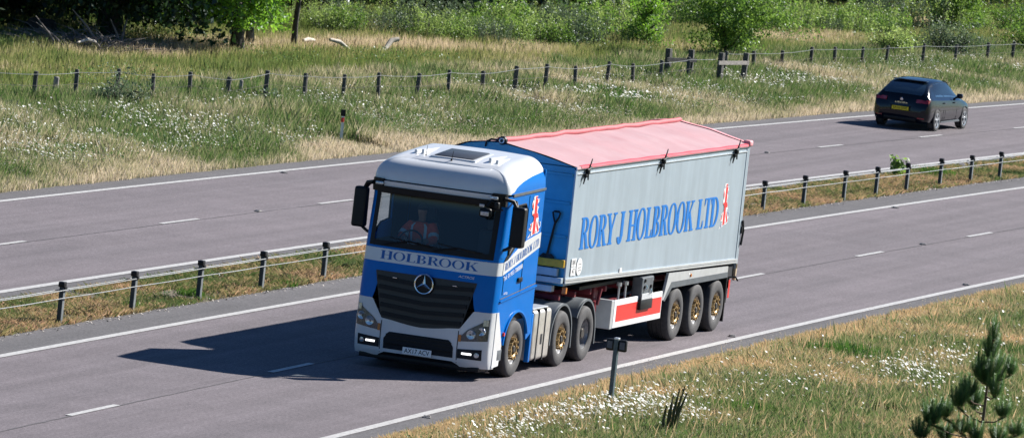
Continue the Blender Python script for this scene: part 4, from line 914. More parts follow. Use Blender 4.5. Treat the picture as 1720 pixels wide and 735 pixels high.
# ================================================================== VEGETATION
def fastmesh(name, V, nper, mats, tint, parent=None, kind=None, smooth=False, mi=None):
    """V: (N*nper,3) separate polygons of nper corners; tint per polygon"""
    V = np.asarray(V, dtype=np.float32).reshape(-1, 3); n = len(V); nf = n//nper
    me = bpy.data.meshes.new(name); me.vertices.add(n); me.vertices.foreach_set('co', V.ravel()); me.loops.add(n); me.loops.foreach_set('vertex_index', np.arange(n, dtype=np.int32))
    me.polygons.add(nf); me.polygons.foreach_set('loop_start', np.arange(0, n, nper, dtype=np.int32)); me.polygons.foreach_set('loop_total', np.full(nf, nper, dtype=np.int32))
    if not isinstance(mats, (list, tuple)): mats = [mats]
    for m in mats: me.materials.append(m)
    if mi is not None: me.polygons.foreach_set('material_index', np.asarray(mi, dtype=np.int32))
    at = me.attributes.new('tint', 'FLOAT', 'POINT'); at.data.foreach_set('value', np.repeat(np.asarray(tint, dtype=np.float32), nper))
    me.update(); me.validate(); o = link(bpy.data.objects.new(name, me), parent)
    if kind: o['kind'] = kind
    return o
class Noise:
    def __init__(s, seed, n=64): s.g = np.random.default_rng(seed).random((n, n)); s.n = n
    def __call__(s, x, y, sc_):
        x = np.asarray(x)/sc_+1000; y = np.asarray(y)/sc_+1000; i = np.floor(x).astype(int); j = np.floor(y).astype(int); a = x-i; b = y-j; a = a*a*(3-2*a); b = b*b*(3-2*b); n = s.n
        return (s.g[i % n, j % n]*(1-a)+s.g[(i+1) % n, j % n]*a)*(1-b)+(s.g[i % n, (j+1) % n]*(1-a)+s.g[(i+1) % n, (j+1) % n]*a)*b
N1, N2, N3 = Noise(1), Noise(2), Noise(3)
def fb(x, y, sc_): return (N1(x, y, sc_)*.5+N2(x, y, sc_*.45)*.3+N3(x, y, sc_*.2)*.2)
def rcv(x): return .00828*x-.00041*x*x
CAMXY = np.array([-100.18, -34.83])
def blades(x, y, h, w_, lean, tint, z0=0.0):
    """one bent blade = 1 quad-ish strip of two triangles (base, mid, tip)"""
    n = len(x); a = RNG.uniform(0, 2*np.pi, n); d = RNG.uniform(0, 2*np.pi, n); L_ = RNG.uniform(.2, 1, n)*lean*h
    bx, by = np.cos(a)*w_/2, np.sin(a)*w_/2; tx, ty = np.cos(d)*L_, np.sin(d)*L_; z0 = np.zeros(n)+z0
    P = np.zeros((n, 4, 3), np.float32)
    P[:, 0] = np.stack([x-bx, y-by, z0-.02], 1); P[:, 1] = np.stack([x+bx, y+by, z0-.02], 1)
    P[:, 2] = np.stack([x+tx+bx*.25, y+ty+by*.25, z0+h], 1); P[:, 3] = np.stack([x+tx*.35-bx*.9, y+ty*.35-by*.9, z0+h*.55], 1)
    return P.reshape(-1, 3), tint
def heads(x, y, z, s, tint):
    """flower heads: small flat quads facing mostly upwards"""
    n = len(x); a = RNG.uniform(0, 2*np.pi, n); tl = RNG.uniform(0, .9, n); td = RNG.uniform(0, 2*np.pi, n)
    nx, ny, nz = np.sin(tl)*np.cos(td)+.25, np.sin(tl)*np.sin(td)-.45, np.cos(tl)+.2; N_ = np.stack([nx, ny, nz], 1); N_ /= np.linalg.norm(N_, axis=1)[:, None]
    U = np.cross(N_, np.stack([np.cos(a), np.sin(a), np.zeros(n)+.1], 1)); U /= np.linalg.norm(U, axis=1)[:, None]; W = np.cross(N_, U); C = np.stack([x, y, z], 1)
    P = np.zeros((n, 6, 3), np.float32)
    for k in range(6):
        t = k*np.pi/3; P[:, k] = C+(U*np.cos(t)+W*np.sin(t))*np.asarray(s)[:, None]*.5
    return P.reshape(-1, 3), tint
def area(x0, x1, v0, v1, dens, jit=.0):
    n = int((x1-x0)*(v1-v0)*dens); x = RNG.uniform(x0, x1, n); v = RNG.uniform(v0, v1, n); return x, v
GR = leafmat('grass_blades', (.095, .17, .04), (.68, .57, .42), (.37, .35, .19), .45)
GR2 = leafmat('orange_straw_blades', (.12, .20, .055), (.72, .50, .28), (.36, .33, .17), .4)
GM = leafmat('median_blades', (.10, .16, .045), (.55, .36, .22), (.32, .27, .12), .4)
GF = leafmat('field_grass_blades', (.14, .20, .05), (.60, .49, .33), (.32, .31, .12), .45)
FL = leafmat('white_petals', (.82, .83, .80), (.90, .90, .86), None, .35)
# ---------------- near verge
x, v = area(-16, 42, -14, -2.62, 1700)
edge = -2.72-.22*fb(x, x*0, 1.1)+.12*np.sin(x*2.7)*.3
px_keep = v < edge+.12; x, v = x[px_keep], v[px_keep]; y = v+rcv(x)
nz_ = fb(x, y, 3.0); dist = -(v+2.75)
straw = np.clip(1.40-dist/1.5+(nz_-.5)*2.2-np.clip((x-6)/30, 0, .4), 0, 1)*.9+.1*(fb(x+8, y+3, .7) > .52)
tint = np.clip(straw*.85+(1-straw)*(.10+.9*np.clip((fb(x+50, y, 2.0)-.47)*3.0, 0, 1))+RNG.normal(0, .24, len(x)), 0, 1)
h = np.clip(.10+.10*np.clip(dist, 0, 1.5)+.14*np.clip(dist-.8, 0, 1)*fb(x, y+30, 1.7)*2, .05, .36)*RNG.uniform(.4, 1.3, len(x))
rub = ((x-2.0)/.9)**2+((y+7.75)/.55)**2 < 1
k = ~rub
P, t = blades(x[k], y[k], h[k], RNG.uniform(.003, .006, k.sum()), .9, tint[k]); fastmesh('near_verge_grass', P, 4, GR2, t, kind='stuff')
def daisies(name, x, y, hmin, hmax, s0, s1, z0=0):
    n = len(x); hh = RNG.uniform(hmin, hmax, n); P, t = heads(x, y, hh+z0, RNG.uniform(s0, s1, n), RNG.random(n)); return P, t
def clump(cx, cy, rx, ry, n): a = RNG.normal(0, .5, (n, 2)); return cx+a[:, 0]*rx, cy+a[:, 1]*ry
X, Y = [], []
for cx, cy, rx, ry, n in ((-7.0, -4.5, 2.6, .6, 260), (-4.8, -4.9, 2.4, .8, 330), (-3.2, -5.0, 1.6, .7, 260), (-1.2, -5.0, 2.2, .8, 120), (-3.6, -5.9, 1.3, .6, 170), (-9.6, -4.9, 2.0, .6, 160), (7.6, -6.5, 2.0, .7, 170), (10.8, -6.7, 2.4, .8, 150), (6.3, -7.3, 1.4, .6, 90), (3, -5.6, 4.0, 1.2, 110), (17, -7, 4, 1.5, 90), (5, -9, 3.5, 1.6, 90), (26, -6, 6, 1.5, 70)):
    a, b = clump(cx, cy, rx, ry, n); X.append(a); Y.append(b)
a, b = area(-12, 36, -12, -4.0, .9); X.append(a); Y.append(b+rcv(a)); X = np.concatenate(X); Y = np.concatenate(Y); k = Y-rcv(X) < -3.9; X, Y = X[k], Y[k]
P, t = daisies('d', X, Y, .36, .60, .034, .062); fastmesh('oxeye_daisies', P, 6, FL, t, kind='stuff')
Ps, ts = blades(X, Y, np.full(len(X), .45), np.full(len(X), .006), .1, np.full(len(X), .1)); fastmesh('daisy_stems', Ps, 4, GR, ts, kind='stuff')
x, v = area(-16, 42, -14, -3.1, 75); y = v+rcv(x); k = fb(x+19, y+5, 2.0) > .42; x, y, v = x[k], y[k], v[k]
P, t = blades(x, y, RNG.uniform(.25, .62, len(x))*np.clip((-2.6-v)/1.2, .4, 1), RNG.uniform(.003, .005, len(x)), .3, np.clip(RNG.normal(.6, .3, len(x)), 0, 1)); fastmesh('near_verge_stalks', P, 4, GR2, t, kind='stuff')
# ---------------- central reservation
x, v = area(-14, 78, 6.18, 8.62, 800)
e1 = 6.30+.14*fb(x, x*0+3, .9); e2 = 8.55-.14*fb(x, x*0+9, .9); k = (v > e1) & (v < e2); x, v = x[k], v[k]; y = v+rcv(x)
nn = fb(x, y, 1.6); bare = fb(x+9, y+4, .9); k = bare > .33; x, y, v, nn = x[k], y[k], v[k], nn[k]
tint = np.clip(.40+(nn-.45)*1.8+RNG.normal(0, .30, len(x)), 0, 1); h = (.035+.13*fb(x+77, y, 1.3))*RNG.uniform(.4, 1.4, len(x))
P, t = blades(x, y, h, RNG.uniform(.006, .012, len(x)), 1.5, tint); fastmesh('median_grass', P, 4, GM, t, kind='stuff')
# ---------------- far verge up to the fence
x, v = area(14, 128, 16.82, 26.5, 520)
k = (v > 16.95-.15*fb(x, x*0, 1.2)+.1) & (x > 14); x, v = x[k], v[k]; y = v+rcv(x)
d = v-16.9; nn = fb(x, y, 3.5); st = np.clip(1.25-d/1.0+(nn-.5)*2.4, 0, 1)
tint = np.clip(st*.95+(1-st)*(.05+.75*np.clip((fb(x+31, y+7, 4.5)-.46)*2.6, 0, 1))+RNG.normal(0, .25, len(x)), 0, 1)
h = np.clip(.16+.13*np.clip(d, 0, 2)*fb(x, y+12, 1.3)*2+.10*np.clip(d-3, 0, 1), .1, .62)*RNG.uniform(.5, 1.3, len(x))
h = np.where((x-44.2)**2+(y-17.95)**2 < 1.7, h*.3, h); P, t = blades(x, y, h, RNG.uniform(.006, .012, len(x)), .45, tint); fastmesh('far_verge_grass', P, 4, GR, t, kind='stuff')
x, v = area(18, 112, 18.2, 24.8, 44); y = v+rcv(x); f = fb(x+3, y+90, 2.6); k = f > .50-.05*(x < 60)+.0*(v); k &= RNG.random(len(x)) < np.clip(1.1-np.abs(v-20.6)/4.2, .1, 1); x, y, v = x[k], y[k], v[k]
hh = np.clip(.28+.07*np.clip(v-18, 0, 3), .2, .55)*RNG.uniform(.8, 1.25, len(x)); P, t = heads(x, y, hh, RNG.uniform(.03, .062, len(x)), RNG.random(len(x)))
# bright flower drifts beneath the fence line and by the long grass clumps
X, Y = [], []
for cx, cy, rx, ry, n in ((67.3, 19.9, 1.6, .5, 150), (70.2, 19.6, 2.4, .5, 260), (69.0, 18.3, 2.2, .5, 170), (47, 22.6, 4.0, .8, 220), (40.0, 22.8, 3.5, .8, 240), (35, 23.5, 3, .8, 170), (106, 16.9, 5, .8, 120)):
    a, b = clump(cx, cy, rx, ry, n); X.append(a); Y.append(b)
X = np.concatenate(X); Y = np.concatenate(Y); P2, t2 = heads(X, Y, RNG.uniform(.3, .6, len(X)), RNG.uniform(.04, .085, len(X)), RNG.random(len(X)))
fastmesh('far_verge_daisies', np.concatenate([P, P2]), 6, FL, np.concatenate([t, t2]), kind='stuff')
# ---------------- field beyond the fence
x, v = area(30, 190, 24, 62, 50); x2, v2 = area(30, 150, 22.6, 37, 140); x = np.concatenate([x, x2]); v = np.concatenate([v, v2]); y = v+rcv(x)
nn = fb(x, y*2.2, 7.0); dry = np.exp(-((v-32.4-1.2*np.sin(x*.2))/1.6)**2)*np.clip((fb(x+4, y, 6)-.30)*4, 0, 1)+.8*np.exp(-((v-26.2)/1.0)**2)
tint = np.clip(.20+(nn-.5)*1.3+dry*.9+RNG.normal(0, .2, len(x)), 0, 1); tint = np.where(v > 36, tint*.6, tint)
h = (.22+.34*fb(x, y, 2.6))*RNG.uniform(.6, 1.25, len(x)); P, t = blades(x, y, h, RNG.uniform(.014, .032, len(x)), .3, tint); fastmesh('field_grass', P, 4, GF, t, kind='stuff')
def leafcloud(C, s, tint, flat=.3):
    """C (n,3) centres -> rhombic leaves"""
    n = len(C); A = RNG.normal(size=(n, 3)); A /= np.linalg.norm(A, axis=1)[:, None]; B = RNG.normal(size=(n, 3)); B = np.cross(A, B); B /= np.linalg.norm(B, axis=1)[:, None]
    A[:, 2] -= flat; A /= np.linalg.norm(A, axis=1)[:, None]; s = np.asarray(s)[:, None]; P = np.zeros((n, 4, 3), np.float32)
    P[:, 0] = C; P[:, 1] = C+A*s*.5+B*s*.30; P[:, 2] = C+A*s; P[:, 3] = C+A*s*.5-B*s*.30; return P.reshape(-1, 3)
def weeds(name, x0, x1, v0, v1, dens, hmax, ls, thr, sc_, m_, seed):
    x, v = area(x0, x1, v0, v1, dens); y = v+rcv(x); f = fb(x+seed*13, y+seed*7, sc_); k = (f > thr) & ((x-44.2)**2+(y-17.95)**2 > 1.7); x, y, f = x[k], y[k], f[k]; x += RNG.normal(0, .05, len(x)); z = RNG.uniform(.03, 1, len(x))*hmax*np.clip((f-thr)*6, .3, 1)
    fastmesh(name, leafcloud(np.stack([x, y, z], 1), RNG.uniform(.5, 1.4, len(x))*ls, None, -.2), 4, m_, np.clip(RNG.normal(.5, .3, len(x)), 0, 1), kind='stuff')
WD = leafmat('weed_leaves', (.03, .09, .02), (.24, .33, .11), (.09, .19, .045), .45); WP = leafmat('pale_seed_heads', (.42, .34, .26), (.66, .60, .46), None, .4)
weeds('near_verge_weeds', -14, 40, -13, -3.5, 900, .40, .028, .46, 1.3, WD, 1)
weeds('near_verge_seed_heads', -14, 40, -13, -3.1, 300, .52, .018, .44, 2.4, WP, 2)
weeds('far_verge_weeds', 16, 120, 18.0, 25.5, 330, .48, .042, .43, 2.0, WD, 3)
weeds('far_verge_seed_heads', 16, 120, 17.2, 25, 150, .60, .03, .40, 3.0, WP, 4)
weeds('field_weeds', 40, 150, 24.5, 42, 90, .5, .06, .46, 3.0, WD, 5)
weeds('median_weeds', -12, 76, 6.35, 8.3, 200, .13, .035, .55, 1.1, WD, 6)
M_bark = mat('bark', (.085, .075, .065), .95, scale=7, col2=(.035, .03, .026), bump=.8)
M_barkl = mat('pale_bark', (.20, .19, .17), .95, scale=9, col2=(.09, .085, .075), bump=.6)
LM = {'dark': leafmat('shade_darkened_leaves', (.006, .022, .008), (.028, .065, .014), None, .3), 'mid': leafmat('mid_green_leaves', (.09, .20, .03), (.27, .42, .07), None, .5),  # dark: shade of the wood put into a near-black leaf colour
      'bright': leafmat('sun_brightened_leaves', (.11, .27, .025), (.27, .47, .05), None, .6), 'pale': leafmat('pale_green_leaves', (.20, .32, .06), (.44, .55, .18), None, .5),  # bright: sunlight put into the leaf colour by lightening it
      'grey': leafmat('grey_green_leaves', (.06, .11, .05), (.20, .26, .14), None, .4)}
def treemesh(H, rad, z0, nl, ls, seed, trunk_r, lean=(0, 0), shape='tree', nlimb=9, spread=1.0):
    """returns (G of trunk and limbs, leaf centres, leaf sizes): clumps of leaves sit on twigs at the limb ends"""
    rg = np.random.default_rng(seed); g = G(); clumps = []
    top = Vector((lean[0], lean[1], H*.86)); npt = 7; tp = [Vector((lean[0]*(i/npt)**1.4+rg.normal(0, .05)*(i > 0), lean[1]*(i/npt)**1.4+rg.normal(0, .05)*(i > 0), -.1+(H*.86+.1)*i/npt)) for i in range(npt+1)]
    g.tube(tp, [trunk_r*(1.25 if i == 0 else 1-.82*i/npt) for i in range(npt+1)], 9)
    for i in range(nlimb):
        f = rg.uniform(z0/H*.9, .8); k = f*npt; b = tp[int(k)].lerp(tp[min(npt, int(k)+1)], k-int(k)); a = 2*math.pi*(i*.382+rg.uniform(-.08, .08)); el = rg.uniform(-.05, .55) if shape != 'shrub' else rg.uniform(.5, 1.2)
        rr_ = rad*spread*rg.uniform(.7, 1.05)*(1-.45*max(0, f-.45)); pts = []
        for q in range(5): t = q/4; pts.append(b+Vector((math.cos(a)*math.cos(el)*rr_*t, math.sin(a)*math.cos(el)*rr_*t, (math.sin(el)*rr_*t)-.12*rr_*t*t))+Vector(rg.normal(0, .06*rr_*t, 3)))
        g.tube(pts, [trunk_r*.42*(1-.8*q/4)+.006 for q in range(5)], 6)
        for q in (2, 3, 4): clumps.append((pts[q], rr_*(.34 if q > 2 else .28)))
        for q in range(3):
            e = pts[2+q % 3]+Vector(rg.normal(0, rr_*.30, 3)); g.tube([pts[1+q % 3], e], [trunk_r*.12+.004, .004], 4); clumps.append((e, rr_*.26))
    C = []; per = max(1, nl//len(clumps))
    for c, r_ in clumps:
        m = per; d = rg.normal(size=(m, 3)); d /= np.linalg.norm(d, axis=1)[:, None]; q = d*(rg.random(m)**.45)[:, None]*r_*np.array([1.15, 1.15, .8]); C.append(np.array(c)+q)
    C = np.concatenate(C); C = C[C[:, 2] > (z0*.75 if shape != 'shrub' else .05)]; return g, C, rg.uniform(.6, 1.25, len(C))*ls
def tree(name, label, cat, loc, H, rad, z0, nl, ls, seed, tr, lm, group=None, lean=(0, 0), shape='tree', bark=None, nlimb=9, spread=1., rz=0):
    g, C, S = treemesh(H, rad, z0, nl, ls, seed, tr, lean, shape, nlimb, spread); o = thing(name, label, cat, (loc[0], loc[1], 0), rz, group)
    g.build('trunk' if shape == 'tree' else 'stems', bark or M_bark, o, smooth=60); n = len(C)
    ti = np.clip(.5+.35*(N1(C[:, 0]*3+seed, C[:, 1]*3+C[:, 2]*2, 1.0)-.5)*2+RNG.normal(0, .2, n), 0, 1)
    fastmesh('crown' if shape == 'tree' else 'foliage', leafcloud(C, S, None), 4, LM[lm], ti, o); return o
def copy_tree(o, loc, rz, s, label):
    c = o.copy(); sc.collection.objects.link(c); c.location = (loc[0], loc[1], 0); c.rotation_euler = (0, 0, rz); c.scale = (s, s, s); c['label'] = label
    for ch in o.children: d = ch.copy(); sc.collection.objects.link(d); d.parent = c
    return c
# named trees at the left
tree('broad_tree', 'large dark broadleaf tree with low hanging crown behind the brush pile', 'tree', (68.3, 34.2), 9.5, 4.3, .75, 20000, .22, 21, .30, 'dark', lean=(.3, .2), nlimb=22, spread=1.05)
tree('broad_tree', 'sunlit bright green tree on a stout trunk, its crown hanging low over the grass', 'tree', (70.21, 31.0), 6.0, 2.2, 1.32, 20000, .14, 34, .22, 'bright', lean=(-.35, .75), nlimb=34, spread=.95)
tree('slender_tree', 'tall slender dark trunk right of the bright green tree', 'tree', (74.29, 30.77), 9.0, 2.2, 3.6, 2500, .18, 5, .095, 'mid', lean=(.35, .0), nlimb=8)
tree('slender_tree', 'second thinner trunk just behind the stout trunk of the bright green tree', 'tree', (73.19, 31.75), 8.0, 2.4, 3.0, 2500, .18, 6, .13, 'mid', lean=(-.2, .3), nlimb=8, bark=M_barkl)
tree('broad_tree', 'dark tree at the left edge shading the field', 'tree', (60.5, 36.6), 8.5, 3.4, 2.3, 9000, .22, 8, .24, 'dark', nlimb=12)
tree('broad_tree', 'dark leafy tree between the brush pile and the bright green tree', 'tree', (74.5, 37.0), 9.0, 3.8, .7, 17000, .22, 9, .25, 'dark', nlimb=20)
# the shaded wood behind everything
protos = []
WOOD = []
for row, (vv, sp) in enumerate(((41.5, 4.3), (46.5, 5.2), (53, 6.5), (61, 8.0))):
    x = 62+row*6
    while x < 200:
        if not (row == 0 and x < 64): WOOD.append((x+random.uniform(-1.2, 1.2), vv+rc(min(x, 170))+random.uniform(-1.2, 1.2), row))
        x += sp*random.uniform(.85, 1.15)
WL = 'tall dark tree of the shaded wood along the top edge'
kinds = [('dark', .28, 101, 10.5, 3.8, .5), ('dark', .26, 102, 9.5, 3.5, .9), ('dark', .24, 103, 9.0, 3.3, .6), ('dark', .30, 104, 11.0, 4.0, 1.4)]
for i, (x, y, row) in enumerate(WOOD):
    k = (i*7+row) % 4
    if i < 4:
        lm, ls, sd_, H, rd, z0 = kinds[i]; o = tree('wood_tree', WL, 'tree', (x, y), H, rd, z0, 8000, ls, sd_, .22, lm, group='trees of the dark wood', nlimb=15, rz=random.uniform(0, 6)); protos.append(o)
    else: copy_tree(protos[k], (x, y), random.uniform(0, 6.28), random.uniform(.85, 1.2), WL)
# tall weeds / shrubs in front of the wood: one object per bush
def stalkbush(H, rad, ns, nl, ls, seed):
    """many upright leafy stems rising from one root"""
    rg = np.random.default_rng(seed); g = G(); C = []
    for i in range(ns):
        a = rg.uniform(0, 6.28); r0 = rad*rg.random()**.6; b = Vector((math.cos(a)*r0, math.sin(a)*r0, 0)); hh = H*rg.uniform(.62, 1.08)*(1-.25*(r0/rad)**2); tl = Vector((math.cos(a)*.18*hh*rg.random(), math.sin(a)*.18*hh*rg.random(), hh)); p = [b, b+tl*.5+Vector(rg.normal(0, .03, 3)), b+tl]
        g.tube(p, [.012, .009, .003], 4); m = nl//ns; t = rg.uniform(.12, 1.05, m); q = np.array(b)[None]+np.array(tl)[None]*t[:, None]+rg.normal(0, 1, (m, 3))*(np.array([.13, .13, .05])[None]*(1.15-.75*t[:, None])); C.append(q)
    return g, np.concatenate(C), None
bushproto = []
def bush(name, label, cat, loc, H, rad, ns, nl, ls, seed, lm, group=None, rz=0):
    g, C, _ = stalkbush(H, rad, ns, nl, ls, seed); C = C[C[:, 2] > .02]; o = thing(name, label, cat, (loc[0], loc[1], 0), rz, group); g.build('stems', M_barkl, o)
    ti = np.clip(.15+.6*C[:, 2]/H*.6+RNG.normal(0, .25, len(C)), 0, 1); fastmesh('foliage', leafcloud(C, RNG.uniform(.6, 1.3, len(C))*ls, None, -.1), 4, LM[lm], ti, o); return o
bp4 = []
HB = []
for (xa, ya, xb_, yb, n_, H) in ((84.5, 34.2, 88, 30.8, 7, 1.0), (87, 30.6, 97.5, 27.4, 12, 1.15), (90, 32, 103, 28.4, 11, 1.35), (84, 36.5, 100, 31.8, 12, .95), (108, 31.5, 125, 27.2, 12, 1.25), (113, 29.3, 124, 26.8, 8, 1.35), (125, 27.6, 140, 23.6, 9, 1.5), (62, 43.5, 84, 41, 8, 1.1)):
    for i in range(n_): t = (i+random.uniform(-.3, .3))/max(1, n_-1); HB.append((xa+(xb_-xa)*t+random.uniform(-.5, .5), ya+(yb-ya)*t+random.uniform(-.6, .6), H*random.uniform(.6, 1.25)))
BL = 'pale green leafy shrub in the overgrown band before the dark wood'
for i, (x, y, H) in enumerate(HB):
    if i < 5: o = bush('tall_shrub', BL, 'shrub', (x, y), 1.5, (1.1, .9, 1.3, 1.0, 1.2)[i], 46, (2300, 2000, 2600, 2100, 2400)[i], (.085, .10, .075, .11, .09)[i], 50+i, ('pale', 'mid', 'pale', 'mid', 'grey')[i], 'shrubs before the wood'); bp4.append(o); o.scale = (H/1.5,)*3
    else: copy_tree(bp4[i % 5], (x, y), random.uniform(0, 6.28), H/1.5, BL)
# singled-out bushes
def roundbush(label, loc, H, rad, nl, ls, seed, lm, cat='bush'):
    return tree('round_bush', label, cat, loc, H, rad, .1, nl, ls, seed, .06, lm, shape='shrub', nlimb=20, spread=.95)
roundbush('large round green bush behind the timber rails of the fence', (94.0, 23.1), 2.4, 2.05, 15000, .10, 61, 'mid')
roundbush('dark green elder bush beyond the black car with pale sprays', (131.5, 25.3), 2.6, 1.5, 6500, .11, 62, 'mid')
roundbush('bright young bush left of the large round bush', (97.5, 27.0), 2.3, .9, 2600, .10, 63, 'bright')
roundbush('bright green sapling crown in front of the wood, right of the round bush', (121.5, 31.0), 2.6, 1.3, 4000, .12, 64, 'bright')
roundbush('dark bramble mound behind the fence nearest the black car', (112.4, 20.4), .95, 1.3, 4200, .09, 65, 'grey')
roundbush('low bramble mound left of the dark one behind the right fence', (108.0, 21.3), .9, 1.1, 3200, .09, 66, 'pale')
roundbush('leafy bramble at the right edge behind the fence', (120.0, 19.4), 1.0, 1.2, 3200, .09, 67, 'mid')
roundbush('leafy weed patch against the left end of the long fence', (43.0, 23.6), .75, .9, 2400, .07, 68, 'grey')
roundbush('small shrub in the shade at the top left corner', (72.0, 44.3), 1.9, 1.6, 4200, .12, 69, 'bright')
roundbush('bright shrub standing in the open grass at the far left, in front of the wood', (68.6, 41.6), 1.5, 1.5, 4200, .12, 70, 'bright')
# ferny green clumps in the far verge
def tuft(label, loc, r, h, n, lm_t, name='grass_clump', mat_=None, w0=.012, w1=.028):
    a = RNG.uniform(0, 6.28, n); q = r*RNG.random(n)**.7; x, y = np.cos(a)*q, np.sin(a)*q; P, t = blades(x, y, h*RNG.uniform(.55, 1.1, n)*(1-.4*(q/r)**2), RNG.uniform(w0, w1, n), .45, np.clip(RNG.normal(lm_t, .1, n), 0, 1))
    o = fastmesh(name, P, 4, mat_ or GT, t); o.location = (loc[0], loc[1], 0); tag(o, label, 'grass clump'); return o
GT = leafmat('lush_blades', (.035, .11, .02), (.10, .20, .03), None, .45)
tuft('broad dark green grass clump above the brightest daisies', (70.3, 19.4), 2.0, .62, 2600, .3); tuft('dark green clump right of the brightest daisies', (75.6, 19.1), 1.3, .58, 1500, .3)
tuft('bushy green clump under the fourth fence post left of the cab', (56.0, 20.2), .9, .5, 900, .4); tuft('green clump just left of the slim delineator', (51.8, 20.9), 1.1, .5, 1000, .5)
tuft('dark green clump in the middle of the left verge flowers', (44.8, 20.6), .8, .45, 700, .2); tuft('green patch at the left edge of the verge', (31.0, 19.3), 1.3, .42, 1500, .6)
tuft('lush green clump among near daisies', (9.8, -5.0), 1.3, .55, 2200, .5, w0=.008, w1=.016); tuft('bright green grass clump at the foot of the picture right of the marker post', (-1.2, -6.3), 1.2, .5, 2200, .9, w0=.008, w1=.016)
tuft('green clump before the pine sapling', (14.0, -6.9), 2.2, .5, 2600, .3, w0=.008, w1=.016)
tuft('pale green tuft beside the median posts at right', (60.0, 6.9), .7, .28, 500, .8)
for x, y, l in ((7.0, 7.0, 'small green weed in the median left of the cab'), (3.6, 6.75, 'small weed at the foot of a median post, nearest the camera'), (10.8, 6.6, 'weed at the median edge close to the lorry cab')): tuft(l, (x, y), .28, .16, 160, .9, 'median_weed')
# dock plant growing through the barrier
def leafy(name, label, loc, H, n, ls, lm, seed, cat='plant'):
    rg = np.random.default_rng(seed); o = thing(name, label, cat, (loc[0], loc[1], 0)); g = G(); C = []
    for i in range(n): a = rg.uniform(0, 6.28); t = Vector((math.cos(a)*.14, math.sin(a)*.14, H*rg.uniform(.6, 1))); g.tube([(0, 0, 0), t*.5, t], [.012, .009, .004], 5); C.append(np.array(t)[None]*rg.uniform(.25, 1, (26, 1))+rg.normal(0, .07, (26, 3)))
    g.build('stems', M_barkl, o); C = np.concatenate(C); C = C[C[:, 2] > .03]; fastmesh('foliage', leafcloud(C, rg.uniform(.7, 1.3, len(C))*ls, None), 4, LM[lm], rg.random(len(C)), o)
leafy('dock_plant', 'leafy green dock plant growing up through the wire ropes', (57.6, 7.2), .60, 7, .13, 'mid', 3)
leafy('leafy_weed', 'leafy weed standing by the long fence behind the slim delineator', (50.5, 22.3), .7, 7, .12, 'grey', 4)
# dead brush, logs, stump
M_dead = mat('dead_grey_twigs', (.20, .175, .165), .9, var=.35, scale=6)
br = thing('brush_pile', 'tangled pile of dead grey branches under the dark tree', 'brush pile', (64.3, 33.4, 0)); g = G(); rg = np.random.default_rng(5)
for i in range(420):
    x, y = rg.uniform(-2.6, 2.0), rg.normal(0, .75); a = rg.uniform(0, 6.28); L_ = rg.uniform(.4, 1.3); z = rg.uniform(.0, .5)*(1-abs(x)/3.4); e = rg.uniform(-.15, .8)
    g.tube([(x, y, z), (x+math.cos(a)*L_*.5, y+math.sin(a)*L_*.5, z+e*L_*.35+rg.normal(0, .05)), (x+math.cos(a)*L_, y+math.sin(a)*L_, max(.02, z+e*L_*.5))], [.016, .012, .005], 4)
g.build('twigs', M_dead, br)
g = G()
for p_, q_ in (((-.2, -.6, .2), (-.9, .1, 1.25)), ((-2.7, -.5, .0), (-3.3, .2, 1.1)), ((-2.2, -.5, .1), (-3.0, .3, .9)), ((1.4, -.6, .1), (1.0, -.3, 1.0)), ((1.7, -.4, .2), (1.9, -.5, 1.15))): m_ = (Vector(p_)+Vector(q_))/2+Vector((.12, .05, .06)); g.tube([p_, m_, q_], [.04, .032, .012], 6)
g.build('bare_branches', M_dead, br, smooth=60)
M_log = mat('bleached_log', (.50, .45, .38), .85, var=.3, scale=7, bump=.3)
def log(label, loc, pts, r, cat='log'):
    g = G(); g.tube(pts, r, 8); o = g.build('fallen_log', M_log, smooth=60); o.location = loc; tag(o, label, cat)
log('bleached forked log lying in dry grass above the middle of the long fence', (75.6, 29.7, .05), [(-.35, .3, .50), (.0, .1, .44), (.35, -.1, .22), (.6, -.2, .1)], [.05, .07, .055, .03])
log('pale curved log right of the forked one, beyond the long fence', (77.6, 28.9, .05), [(-.6, .1, .20), (-.2, .05, .32), (.1, 0, .55), (.3, -.15, .60)], [.05, .07, .09, .07])
log('pale broken branch lying below the brush pile', (62.6, 32.6, .05), [(-.5, .1, .38), (0, 0, .46), (.35, -.05, .40), (.65, -.1, .25)], [.03, .05, .05, .03])
log('short pale log at the foot of the slender trunk', (76.6, 31.2, .05), [(-.4, 0, .30), (0, 0, .33), (.4, -.05, .30)], [.05, .07, .05])
g = G(); bm = bmesh.new(); bmesh.ops.create_icosphere(bm, subdivisions=3, radius=1)
for v_ in bm.verts: v_.co *= 1+.12*math.sin(v_.co.x*5+1)*math.cos(v_.co.y*4+v_.co.z*3); v_.co = Vector((v_.co.x*.55, v_.co.y*.5, v_.co.z*.52 if v_.co.z < .75 else .39))
g.addbm(bm); o = g.build('tree_stump', M_bark, smooth=50); o.location = (66.9, 35.9, .25); tag(o, 'dark hump of an old stump on top of the shade left of the brush pile', 'stump')
# rubble patch near the pine
g = G(); rg = np.random.default_rng(9)
for i in range(170):
    a = rg.uniform(0, 6.28); q = rg.random()**.6; x, y = math.cos(a)*q*.95, math.sin(a)*q*.6; s = rg.uniform(.02, .07); bm = bmesh.new(); bmesh.ops.create_icosphere(bm, subdivisions=1, radius=s)
    for v_ in bm.verts: v_.co = Vector(v_.co)*rg.uniform(.7, 1.2); v_.co.z *= .7; v_.co += Vector((x, y, s*.4))
    g.addbm(bm)
o = g.build('rubble', M_conc); o.location = (1.9, -7.75, 0); o['kind'] = 'stuff'
